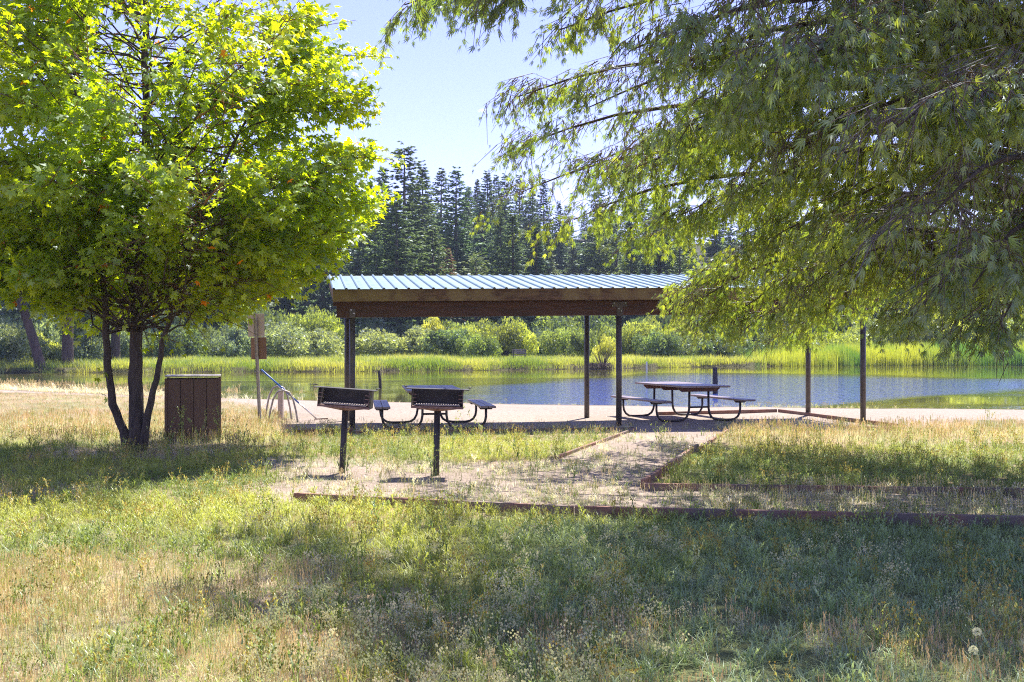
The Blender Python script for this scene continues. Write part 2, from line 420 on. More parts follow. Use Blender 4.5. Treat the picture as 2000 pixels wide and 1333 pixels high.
# ------------------------------------------------------------------ picnic shelter
def rotz(a): return Matrix.Rotation(a, 3, 'Z')
UA, VA = math.radians(9.0), math.radians(11.5)
U = Vector((math.cos(UA), math.sin(UA), 0)); V_ = Vector((-math.sin(VA), math.cos(VA), 0))
S0 = pd(688, 19.1)
def sp(u, v, z): return S0 + U * u + V_ * v + Vector((0, 0, z + .013 * u))
UPOS = [0, 5.12, 10.2]; VD = 2.3
shelter = thing("picnic_shelter", "open picnic shelter with pale blue ribbed metal roof on brown steel posts", "shelter", S0)
def sb(mb, name, mat, bevel=.004, smooth=False, parent=shelter): return mb.build(name, mat, parent, bevel, smooth, off=S0)
for iu, uu in enumerate(UPOS):
    for vv in (0, VD):
        p = sp(uu, vv, 0); zt = 2.10 + .013 * uu + (.02 if vv == 0 else .31)
        mb = MB(); mb.tube([(p.x, p.y, -.3), (p.x, p.y, zt + .0)], .056, 16)
        o = sb(mb, "post", M_post, 0, True)
# beams
for vv, dz in ((0, 0), (VD, .30)):
    mb = MB(); a = sp(-.29, vv, 2.10 + .1425 + dz); b = sp(10.5, vv, 2.10 + .1425 + dz); mb.bar(a, b, .09, .285)
    bo = sb(mb, "beam", M_beam, .006)
    for uu in UPOS:
        mb = MB(); off = -V_ * .052 if vv == 0 else -V_ * .052
        w = .11 if uu != UPOS[1] else .12
        c = sp(uu, vv, 2.10 + dz + .075) + off
        mb.box(c, (w, .008, .17), rotz(UA))
        if uu == UPOS[1]:
            mb.box(sp(uu, vv, 2.10 + dz + .21) + off - Vector((0, 0, .0)), (.30, .0082, .10), rotz(UA))
        pl = mb.build("bracket", M_post, bo, .002, off=S0)
        pts = [(-.025, .14), (.028, .075)] if uu != UPOS[1] else [(-.02, .13), (.03, .08), (-.115, .235), (-.145, .18), (.115, .235)]
        for dx, dzz in pts:
            q = sp(uu + dx, vv, 2.10 + dz + dzz) + off
            MB().tube([q - V_ * .002, q - V_ * .018], .012, 8).build("bolt", M_bright, pl, off=S0)
# rafters
for k in range(9):
    uu = -.12 + k * (10.5 / 8)
    mb = MB(); mb.bar(sp(uu, -.2, 2.10 + .285 + .085), sp(uu, 2.72, 2.10 + .285 + .085 + .44), .045, .14); sb(mb, "rafter", M_beam)
# fascia boards: front, back and the two gable ends
mb = MB(); mb.bar(sp(-.36, -.25, 2.50), sp(10.6, -.25, 2.50), .04, .225); sb(mb, "fascia_board", M_fascia, .005)
mb = MB(); mb.bar(sp(-.36, 2.76, 2.95), sp(10.6, 2.76, 2.95), .04, .225); sb(mb, "fascia_board", M_fascia, .005)
for uu in (-.34, 10.58):
    mb = MB(); mb.bar(sp(uu, -.225, 2.50), sp(uu, 2.735, 2.95), .04, .223); sb(mb, "fascia_board", M_fascia, .005)
# roof sheet: ribs every 9 inches
mb = MB(); pitch = .2286; nr = 47; prof = []
for k in range(nr):
    x0 = k * pitch
    prof += [(x0, 0), (x0 + .012, .022), (x0 + .03, .03), (x0 + .048, .022), (x0 + .06, 0), (x0 + .14, .003)]
prof.append((nr * pitch, 0))
n = len(prof)
vs = []
for vv, z0 in ((-.31, 2.612), (2.82, 3.065)):
    for t in (0, -.004):
        for x0, zz in prof: vs.append(sp(-.38 + x0, vv, z0 + zz + t))
fs = []
for i in range(n - 1):
    fs += [(i, i + 1, 2 * n + i + 1, 2 * n + i), (n + i, 3 * n + i, 3 * n + i + 1, n + i + 1), (i, n + i, n + i + 1, i + 1), (2 * n + i, 2 * n + i + 1, 3 * n + i + 1, 3 * n + i)]
mb.add(vs, fs); sb(mb, "roof", M_roof, 0)

# ------------------------------------------------------------------ picnic tables
def make_table(label, loc, rz):
    t = thing("picnic_table", label, "picnic table", loc, rz, "picnic tables under the shelter")
    L = 2.4; tw = 1.05; bs = .97; bw = .29
    ftop = MB()
    for k in range(4):
        ftop.box((-tw / 2 + tw / 8 + k * tw / 4, 0, .735), (tw / 4 - .008, L, .04))
    ftop.build("tabletop", M_top, t, .006)
    for s in (-1, 1):
        mb = MB()
        for k in (-1, 1): mb.box((s * bs + k * bw / 4, 0, .44), (bw / 2 - .008, L, .04))
        mb.build("bench_seat", M_top, t, .006)
    for yy in (-.82, 0, .82):
        mb = MB(); w = tw / 2 - .05
        mb.prism([(-w, .714), (w, .714), (w, .68), (w - .08, .62), (-w + .08, .62), (-w, .68)], yy - .02, yy + .02)
        mb.build("top_support", M_topside, t, .003)
    for yy in (-.82, .82):
        for s in (-1, 1):
            mb = MB(); w = bw / 2
            mb.prism([(s * bs - w, .419), (s * bs + w, .419), (s * bs + w - .04, .375), (s * bs - w + .04, .375)], yy - .018, yy + .018)
            mb.build("seat_support", M_frame, t, .003)
            # bent tube: bench post, down and along the ground, up to the table top
            pts = [(s * bs, yy, .40), (s * bs, yy, .25), (s * (bs - .015), yy, .16), (s * (bs - .06), yy, .085), (s * (bs - .13), yy, .04), (s * (bs - .22), yy, .025),
                   (s * .5, yy, .025), (s * .37, yy, .04), (s * .29, yy, .09), (s * .245, yy, .17), (s * .225, yy, .27), (s * .22, yy, .62)]
            leg = MB(); leg.tube(pts, .024, 10); leg.build("leg", M_frame, t, smooth=True)
        mb = MB(); mb.tube([(-.22, yy, .30), (.22, yy, .30)], .02, 10); mb.build("cross_brace", M_frame, t, smooth=True)
    return t
make_table("picnic table with open benches under the right half of the shelter", (3.62, 22.0, 0), math.radians(18))
make_table("picnic table mostly hidden behind the second pedestal grill", (-1.57, 19.95, 0), math.radians(8.5))

# ------------------------------------------------------------------ pedestal grills
def make_grill(label, base, lean, yaw, roll, bw=.66):
    t = thing("pedestal_grill", label, "park grill", base, 0, "park grills in front of the shelter")
    R_ = Matrix.Rotation(lean, 3, 'Y')
    H = .80
    mb = MB(); mb.tube([R_ @ Vector((0, 0, -.3)), R_ @ Vector((0, 0, H))], [.038, .038], 14); mb.build("post", M_grill, t, smooth=True)
    top = R_ @ Vector((0, 0, H))
    Rb = Matrix.Rotation(yaw, 3, 'Z') @ Matrix.Rotation(roll, 3, 'Y')
    def tr(m): m.v = [tuple(Rb @ Vector(p) + top) for p in m.v]; return m
    d = .32; h = .225; th = .008; w = bw / 2
    mb = MB()
    # firebox open towards the camera (-y): back, sides with notches, shallow V floor
    mb.box((0, d / 2 - th / 2, .02 + h / 2), (bw - .02, th, h))
    mb.box((-w + .005, 0, .02 + h / 2), (th, d, h)); mb.box((w - .005, 0, .02 + h / 2), (th, d, h))
    tr(mb).build("firebox", M_grill, t, .002)
    mb = MB()
    vs = [(-w, -d / 2, .03), (w, -d / 2, .03), (w, d / 2, .03), (-w, d / 2, .03), (-.05, -.05, -.015), (.05, -.05, -.015), (.05, .05, -.015), (-.05, .05, -.015)]
    fs = [(0, 1, 5, 4), (1, 2, 6, 5), (2, 3, 7, 6), (3, 0, 4, 7), (4, 5, 6, 7)]
    mb.add(vs, fs); vs2 = [(a, b, c + .012) for a, b, c in vs]; mb.add(vs2, [tuple(reversed(f)) for f in fs])
    mb.box((0, -d / 2 + .004, .034), (bw, .010, .026))
    tr(mb).build("firebox_floor", M_rust, t)
    for s in (-1, 1):
        for k in range(3): tr(MB().box((s * (w - .035), -d / 2 + .002, .10 + k * .045), (.055, .006, .007))).build("side_notch", M_rust, t)
    tr(MB().box((w - .012, -.0, .15), (.004, d - .01, .2))).build("rusty_side_panel", M_rust, t)
    mb = MB()
    for k in range(18): mb.box((-w + .06 + k * (bw - .12) / 17, -.02, .062), (.010, d - .06, .010))
    for yy in (-d / 2 + .02, d / 2 - .04): mb.box((0, yy, .062), (bw - .08, .012, .0122))
    tr(mb).build("fire_grate", M_galv, t, .002)
    mb = MB()
    mb.box((0, -.06, h + .03), (bw + .14, .20, .010))
    for s in (-1, 1): mb.tube([(s * (w + .065), -.12, h + .05), (s * (w + .09), -.02, h + .055), (s * (w + .065), .08, h + .05)], .008, 6)
    tr(mb).build("cooking_plate", M_grill, t, .003)
    return t
make_grill("pedestal grill leaning slightly right, nearer the wooden cabinet", (-2.11, 12.7, 0), math.radians(3.0), math.radians(-1), math.radians(4), .64)
make_grill("pedestal grill standing upright in front of the second picnic table", (-.93, 12.55, 0), math.radians(1.0), math.radians(3), math.radians(1.8), .63)

# ------------------------------------------------------------------ wooden cabinet
def make_cabinet():
    b = pd(378, 16.9, 0); H = 1.06; w = .85; d = .6
    t = thing("wooden_cabinet", "brown board-clad cabinet standing in the dry grass beside the maple", "cabinet", b, math.radians(15))
    mb = MB(); mb.box((0, 0, H / 2 - .05), (w - .05, d - .05, H + .06)); mb.build("body", M_boxwood, t)
    for s in (-1, 1):
        for yy in (-1, 1): MB().box((s * (w / 2 - .012), yy * (d / 2 - .012), H / 2 - .05), (.045, .045, H + .08)).build("corner_trim", M_boxwood, t, .004)
    xs = [-.40, -.19, .015, .215, .40]
    for yy in (-1, 1):
        mb = MB()
        for a, c in zip(xs[:-1], xs[1:]): mb.box(((a + c) / 2, yy * (d / 2 - .012), H / 2 - .05), (c - a - .012, .022, H + .04))
        mb.build("board_panel", M_boxwood, t, .003)
    mb = MB(); mb.box((0, 0, H + .025), (w + .015, d + .02, .018)); mb.build("lid", M_galv, t, .003)
make_cabinet()

# ------------------------------------------------------------------ sign (seen from the back)
def make_sign():
    b = pd(508, 20.5, 0)
    t = thing("park_sign", "two stacked sign panels seen from behind on a leaning steel post", "sign", b)
    top = Vector((-.10, 0, 2.22)); 
    mb = MB(); mb.bar((0.01, 0, -.3), top, .065, .02, up=(0, 1, 0)); 
    mb.bar(Vector((-.015, -.012, -.3)), top + Vector((-.025, -.012, 0)), .006, .03, up=(0, 1, 0)); mb.bar(Vector((.035, -.012, -.3)), top + Vector((.025, -.012, 0)), .006, .03, up=(0, 1, 0))
    mb.build("post", M_galv, t)
    mb = MB(); mb.box((-.085, .03, 1.985), (.33, .006, .46), Matrix.Rotation(math.radians(-1), 3, 'Y')); mb.build("sign_panel", M_signback, t, .002)
    mb = MB(); mb.box((-.035, .03, 1.52), (.31, .012, .44), Matrix.Rotation(math.radians(-1.5), 3, 'Y')); o = mb.build("sign_panel", M_signwood, t, .005)
    o["label"] = "darker brown lower panel"
make_sign()

# ------------------------------------------------------------------ bike rack and rake
def make_rack():
    b = pd(550, 21.3, 0)
    t = thing("bike_rack", "low rack of two bent steel hoops with a slatted panel between them", "rack", b)
    def hoop(x0, y0, w, h):
        pts = [(x0 - w * .5, y0, -.2), (x0 - w * .5, y0, 0), (x0 - w * .44, y0, h * .35), (x0 - w * .34, y0, h * .72), (x0 - w * .2, y0, h * .94), (x0, y0, h), (x0 + w * .2, y0, h * .94), (x0 + w * .34, y0, h * .72), (x0 + w * .44, y0, h * .35), (x0 + w * .5, y0, 0), (x0 + w * .5, y0, -.2)]
        return MB().tube(pts, .020, 10)
    hoop(.11, -.35, .6, .66).build("hoop", M_galv, t, smooth=True)
    hoop(-.17, .45, .56, .72).build("hoop", M_galv, t, smooth=True)
    MB().tube([(.11, -.35, .66), (-.17, .45, .72)], .022, 10).build("top_bar", M_galv, t, smooth=True)
    mb = MB()
    for k in range(6):
        f = (k + .5) / 6; mb.bar((.11 - .28 * f, -.35 + .8 * f, .05), (.11 - .28 * f, -.35 + .8 * f, .64), .02, .10, up=(0, 1, 0))
    mb.build("slatted_panel", M_signback, t, .003)
make_rack()
def make_rake():
    head = pd(618, 21.6, .03); top = pd(511, 20.9, 1.08)
    t = thing("garden_rake", "rake with a blue handle propped across the bike rack", "rake", head)
    sp_ = head.lerp(top, .33)
    MB().tube([sp_, top], .017, 10).build("handle", M_blue, t, smooth=True, off=head)
    MB().tube([head, sp_], .014, 10).build("shaft", M_bright, t, smooth=True, off=head)
    mb = MB(); mb.bar(head + Vector((-.02, -.1, 0)), head + Vector((.22, .1, .0)), .02, .02)
    for k in range(9): 
        q = head + Vector((-.02 + .24 * k / 8, -.1 + .2 * k / 8, 0)); mb.bar(q, q + Vector((.01, -.01, -.06)), .007, .007, up=(0, 1, 0))
    mb.build("rake_head", M_rust, t, off=head)
make_rake()

# ------------------------------------------------------------------ edging timbers
def timber(label, a, b, h=.09, w=.045, z=.0, thick=None):
    a = Vector(a); b = Vector(b)
    mb = MB(); nseg = 6
    mb.bar(a + Vector((0, 0, h / 2 + z - .06)), b + Vector((0, 0, h / 2 + z - .06)), w, h + .12)
    o = mb.build("edging_board", M_timber, None, .006, off=(a + b) / 2 + Vector((0, 0, 0)))
    return tag(o, label, "timber edging", "wooden edging boards around the gravel")
timber("short edging board at the left front corner of the shelter gravel", px(577, 851), px(690, 846.5), .10)
timber("long thin edging board along the front of the shelter, left of the path", px(692, 847.5), px(1238, 839.5), .05)
timber("edging board on the left side of the gravel path to the shelter", px(1240, 841), px(1087, 897), .05)
timber("thin upper edging board on the right side of the gravel path", px(1430, 838), px(1368, 879), .05)
timber("thick lower edging board on the right side of the gravel path", px(1362, 882), px(1256, 956), .11, .05)
timber("edging board running right across shaded grass from the path corner", px(1259, 959), px(2100, 971), .085)
timber("long nearest edging board crossing from the grills to the right", px(575, 980), px(1120, 1007), .09, .05)
timber("reddish foreground edging board with a tall face in the tree shade", px(1123, 1009), px(2150, 1034), .10, .05)
timber("edging board along the beach behind the right picnic table", px(1285, 812), px(1517, 806), .08)
timber("edging board slanting down beside the right shelter posts", px(1521, 806), px(1768, 838), .08)
timber("short edging board at the right front corner of the shelter gravel", px(1640, 840), px(1766, 841), .07)

# ------------------------------------------------------------------ posts in and by the pond, far bench
def stake(name, label, cat, x, yb, z, h, r, lean, mat, n=9):
    D = 2000 * (1.6 - z) / (yb - 673); p = pd(x, D, z)
    o = MB().tube([p + Vector((0, 0, -.6)), p + Vector((lean * .5, 0, h * .5)), p + Vector((lean, 0, h))], [r, r, r * .85], n).build(name, mat, None, off=p)
    return tag(o, label, cat)
stake("mooring_post", "thin leaning wooden post in the water beyond the left grill", "post", 744, 759, WZ, .78, .065, -.09, M_bark)
stake("mooring_post", "thick square post in the water behind the right picnic table", "post", 1397, 769, WZ, 1.02, .10, -.01, M_bark, 4)
M_white = metal_mat("white_paint", (.7, .68, .62), (.8, .78, .72), rough=.6)
stake("marker_post", "small white marker post at the far waterline", "post", 1263, 723, WZ, .62, .07, 0, M_white)
def far_bench():
    p = pd(1014, 83, gz(.6, 83) + .25)
    t = thing("park_bench", "grey wooden bench in the grass on the far bank", "bench", p, math.radians(4))
    mb = MB()
    for k in range(3): mb.box((0, -.05, .62 + k * .13), (1.15, .03, .10))
    mb.build("backrest", M_top, t, .004)
    mb = MB(); 
    for k in range(3): mb.box((0, .12 + k * .13, .42), (1.15, .11, .035))
    mb.build("seat", M_top, t, .004)
    for s in (-1, 1):
        mb = MB(); mb.box((s * .48, .2, .2), (.06, .45, .42)); mb.box((s * .48, -.09, .45), (.06, .05, .95)); mb.build("leg", M_frame, t, .004)
far_bench()

# ------------------------------------------------------------------ foliage tools
def unit(a): return a / np.maximum(np.linalg.norm(a, axis=-1, keepdims=True), 1e-9)

def leaves(C0, A, Nn, S, lobes, cols, r=rng, jit=.15):
    """C0 leaf base points, A axis, Nn normals, S sizes; lobes = [(angle, length, width), ...] -> quads"""
    n = len(C0); A = unit(A); B = unit(np.cross(Nn, A)); Nn = np.cross(A, B)
    V = []; 
    for ang, ln, wd in lobes:
        ca, sa = math.cos(ang), math.sin(ang)
        d = A * ca + B * sa; e = B * ca - A * sa
        L = S * ln; fold = (r.random(n) - .3) * jit
        tip = C0 + d * L[:, None] - Nn * (L * (.10 + fold))[:, None]
        m = C0 + d * (L * .45)[:, None] + Nn * (L * .04)[:, None]
        V.append(np.stack([C0, m + e * (S * wd * .5)[:, None], tip, m - e * (S * wd * .5)[:, None]], 1))
    V = np.stack(V, 1).reshape(-1, 3)
    F = np.arange(len(V)).reshape(-1, 4)
    return V, F, np.repeat(cols, 4 * len(lobes), 0)

MAPLE = [(0, 1.0, .42), (.85, .80, .36), (-.85, .80, .36), (1.75, .5, .3), (-1.75, .5, .3)]
CUTLEAF = [(0, 1.0, .12), (.28, .85, .10), (-.30, .9, .10), (.66, .6, .09), (-.62, .65, .09)]
OVAL = [(0, 1.0, .5)]

def tubes_np(P0, P1, r0, r1, sides=3):
    """many straight tapered twigs"""
    d = unit(P1 - P0); a = unit(np.cross(d, np.array([.31, .17, .93]))); b = np.cross(d, a)
    V = []
    for k in range(sides):
        t = 2 * math.pi * k / sides; o = a * math.cos(t) + b * math.sin(t)
        V.append(P0 + o * r0[:, None]); V.append(P1 + o * r1[:, None])
    V = np.stack(V, 1); n = len(P0)
    base = (np.arange(n) * 2 * sides)[:, None]
    F = []
    for k in range(sides):
        k2 = (k + 1) % sides; F.append(base + np.array([2 * k, 2 * k2, 2 * k2 + 1, 2 * k + 1]))
    return V.reshape(-1, 3), np.concatenate(F, 0)

def merge(parts):
    V = []; F = []; Cc = []; n = 0
    for v, f, c in parts:
        V.append(v); F.append(f + n); Cc.append(c); n += len(v)
    return np.concatenate(V), np.concatenate(F), np.concatenate(Cc)

def bez(p0, p1, p2, t):
    t = np.asarray(t)[..., None]; return p0 * (1 - t) ** 2 + 2 * p1 * t * (1 - t) + p2 * t * t

def limb_tube(mb, p0, p1, p2, r0, r1, n=7, sides=7, jit=.05):
    ts = np.linspace(0, 1, n)
    pts = bez(np.array(p0), np.array(p1), np.array(p2), ts)
    pts[1:-1] += (np.random.default_rng(int(abs(p0[0] * 1000)) + n).random((n - 2, 3)) - .5) * jit
    mb.tube([tuple(p) for p in pts], [r0 + (r1 - r0) * t for t in ts], sides)

# ------------------------------------------------------------------ maple on the left
def maple():
    r = np.random.default_rng(11)
    base = np.array([(265 - 1000) * 15.1 / 2000, 15.1, 0.])
    t = thing("maple_tree", "multi-stemmed maple with glowing yellow-green leaves left of the shelter", "tree", tuple(base))
    k = 15.1 / 2000
    def P(x, y, dy=0): return np.array([(x - 1000) * (15.1 + dy) / 2000, 15.1 + dy, 1.6 - (y - 673) * (15.1 + dy) / 2000])
    st = [  # (points, radii)
        ([P(262, 900, .02), P(266, 830, .02), P(264, 740, .03), P(267, 640, .05), P(276, 480, .1), P(286, 300, .1), P(284, 120, .05), P(285, -60, .0), P(280, -190, 0)], [.15, .125, .115, .105, .09, .072, .055, .04, .01]),
        ([P(256, 900), P(240, 840), P(222, 790, -.05), P(211, 715, -.08), P(206, 620, -.1), P(196, 470, -.15), P(176, 300, -.3), P(130, 120, -.4)], [.11, .075, .068, .06, .055, .045, .03, .012]),
        ([P(274, 895, -.02), P(288, 810, -.05), P(306, 740, -.1), P(318, 670, -.15), P(345, 560, -.2), P(385, 430, -.2), P(450, 290, -.1), P(530, 150, .1)], [.09, .06, .05, .045, .04, .034, .026, .01]),
        ([P(270, 620, .1), P(235, 480, .8), P(200, 330, 1.3), P(160, 180, 1.7)], [.06, .045, .03, .01]),
        ([P(280, 480, .1), P(330, 330, .7), P(400, 200, 1.2), P(480, 60, 1.5)], [.05, .04, .028, .01]),
    ]
    tm = MB()
    for i, (pts, rad) in enumerate(st):
        # resample for a slightly crooked stem
        q = []; rr = []
        for a, b, ra, rb in zip(pts[:-1], pts[1:], rad[:-1], rad[1:]):
            for f in (0, .33, .66): q.append(a + (b - a) * f + (r.random(3) - .5) * .03); rr.append((ra + (rb - ra) * f) * (1 + (r.random() - .5) * .12))
        q.append(pts[-1]); rr.append(rad[-1]); tm.tube([tuple(x) for x in q], [x * .86 for x in rr], 12)
    tm.build("trunk", M_bark, t, smooth=True, off=base)
    # envelope
    def R(z): return np.interp(z, [1.5, 2.0, 2.6, 3.2, 4.2, 5.2, 6.2, 7.0, 7.7, 8.2], [1.0, 1.9, 3.1, 3.55, 3.6, 3.75, 3.6, 3.0, 2.0, .5])
    bm_ = MB(); P0 = []; P1 = []; r0 = []; r1 = []; LC = []; LA = []
    nb = 176
    extra = [(740, 400, .3), (715, 455, -.3), (642, 550, .2), (700, 330, -.5), (728, 235, .4), (750, 110, .2), (690, 180, -.4), (570, 545, .8), (500, 590, -.3), (430, 600, .5), (380, 645, -.4), (330, 665, .4), (25, 515, .3), (-70, 430, .2),
             (130, 585, -.4), (190, 610, .5), (680, 400, .9), (610, 470, -.6), (540, 520, -.8), (250, 640, -.5), (285, 655, .6), (640, 440, 1.2), (80, 545, .8), (660, 500, .6), (590, 430, -1.2), (350, 600, -.9), (450, 540, -1.0), (620, 360, -1.0), (720, 380, .6), (700, 300, .8)]
    for i in range(nb + len(extra)):
        s = int(r.choice(5, p=[.42, .18, .2, .1, .1])); pts = st[s][0]
        az = r.uniform(0, 2 * math.pi)
        zt = r.uniform(2.0, 8.0) if r.random() > .22 else r.uniform(1.8, 3.9)
        zs = np.clip(zt - r.uniform(-.3, 2.0), 1.75, 7.4)
        if zs > pts[-1][2] - .25: s = 0; pts = st[0][0]
        zz = np.array([p[2] for p in pts])
        if zs < zz[0]: zs = zz[0] + .1
        zs = min(zs, zz[-1] - .1); f = np.interp(zs, zz, np.arange(len(zz))); j = int(f); p0 = pts[j] + (pts[min(j + 1, len(pts) - 1)] - pts[j]) * (f - j)
        if i >= nb:
            tx, ty, dyy = extra[i - nb]; tx = tx - 35 if tx > 560 else tx; g_ = P(tx, ty, dyy); zt = g_[2]
            zs = np.clip(zt + r.uniform(-.3, .7), 1.9, 5.5); f = np.interp(zs, zz, np.arange(len(zz))); j = int(f); p0 = pts[j] + (pts[min(j + 1, len(pts) - 1)] - pts[j]) * (f - j)
        rad = R(zt) * r.uniform(.6, 1.03) * (1 + .14 * math.sin(az * 3 + zt * 2))
        tip = np.array([base[0] + rad * math.cos(az), base[1] + rad * math.sin(az), zt])
        # keep the under-side open away from the stems
        low = np.interp(rad, [0, 1.2, 2.2, 3.0, 3.9], [1.6, 1.75, 2.25, 2.8, 3.2]); tip[2] = max(tip[2], low + .45 * math.sin(az * 2.3 + 1) + .2 * math.sin(az * 5) + r.random() * .5)
        if i >= nb: tip = g_
        mid = (p0 + tip) / 2 + np.array([(r.random() - .5) * .5, (r.random() - .5) * .5, -.1 + .55 * r.random()])
        if np.linalg.norm(tip - p0) < .5: continue
        limb_tube(bm_, p0, mid, tip, .015, .004, 9, 5, .13)
        Ln = np.linalg.norm(tip - p0)
        ns = int(5 + Ln * 4.2)
        for q in range(ns):
            tt = r.uniform(.22, 1.0); a = bez(p0, mid, tip, tt)
            dr = (tip - p0) / Ln; ang = r.choice([-1, 1]) * r.uniform(.3, 1.2)
            c_, s_ = math.cos(ang), math.sin(ang)
            d = np.array([dr[0] * c_ - dr[1] * s_, dr[0] * s_ + dr[1] * c_, dr[2] * .5 + r.uniform(-.55, .75)]); d /= np.linalg.norm(d)
            L2 = r.uniform(.35, .95) * (1.15 - .5 * tt)
            b = a + d * L2
            P0.append(a); P1.append(b); r0.append(.008); r1.append(.003)
            m = r.integers(24, 36)
            ff = r.uniform(.15, 1.05, m)
            pts_ = a + d * (L2 * ff)[:, None] + (r.random((m, 3)) - .5) * np.array([.30, .30, .28])
            LC.append(pts_)
            ax = d + (r.random((m, 3)) - .5) * 1.6; ax[:, 2] -= .55; LA.append(ax)
    # a low sprig on the left stem
    for (x, y) in ((190, 720), (186, 745), (192, 770), (183, 732), (205, 735)):
        a = P(x, y, -.1); m = 9; LC.append(a + (r.random((m, 3)) - .5) * .22); ax = (r.random((m, 3)) - .5); ax[:, 2] -= .7; LA.append(ax)
    bm_.build("branches", M_bark, t, smooth=True, off=base)
    LC = np.concatenate(LC); LA = np.concatenate(LA); n = len(LC)
    # open a few ragged holes through the crown
    g = fbm(LC[:, 0] + LC[:, 1] * .4, LC[:, 2] + LC[:, 1] * .3, 77, 3, .95); keep = ((g < np.where(LC[:, 2] > 5.2, .57, .50)) | (r.random(n) < .10)) & (r.random(n) < .9) & ~((LC[:, 2] < np.interp(np.hypot(LC[:, 0] - base[0], LC[:, 1] - base[1]), [1.2, 2.2, 3.2, 4.2], [1.4, 2.0, 2.5, 2.8])) & (r.random(n) < .93))
    LC = LC[keep]; LA = LA[keep]; n = len(LC)
    Nn = np.stack([(r.random(n) - .5) * 2.0, (r.random(n) - .5) * 2.0 - .25, np.ones(n) * .8], -1)
    S = r.uniform(.070, .118, n)
    hue = fbm(LC[:, 0], LC[:, 2], 78, 3, .8) * .6 + r.random(n) * .4
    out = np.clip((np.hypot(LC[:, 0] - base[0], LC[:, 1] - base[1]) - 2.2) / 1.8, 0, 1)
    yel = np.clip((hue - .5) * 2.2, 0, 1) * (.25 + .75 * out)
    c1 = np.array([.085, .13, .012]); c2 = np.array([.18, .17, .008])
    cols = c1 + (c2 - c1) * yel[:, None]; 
    rd = r.random(n) < .004; cols[rd] = np.array([.22, .08, .01])
    cols *= r.uniform(.8, 1.2, (n, 1))
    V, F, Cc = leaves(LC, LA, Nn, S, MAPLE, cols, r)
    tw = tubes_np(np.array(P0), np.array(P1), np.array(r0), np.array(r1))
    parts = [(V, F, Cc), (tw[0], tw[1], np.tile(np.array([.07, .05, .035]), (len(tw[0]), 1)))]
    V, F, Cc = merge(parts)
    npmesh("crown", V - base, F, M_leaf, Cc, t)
    print("maple leaves", n)
maple()

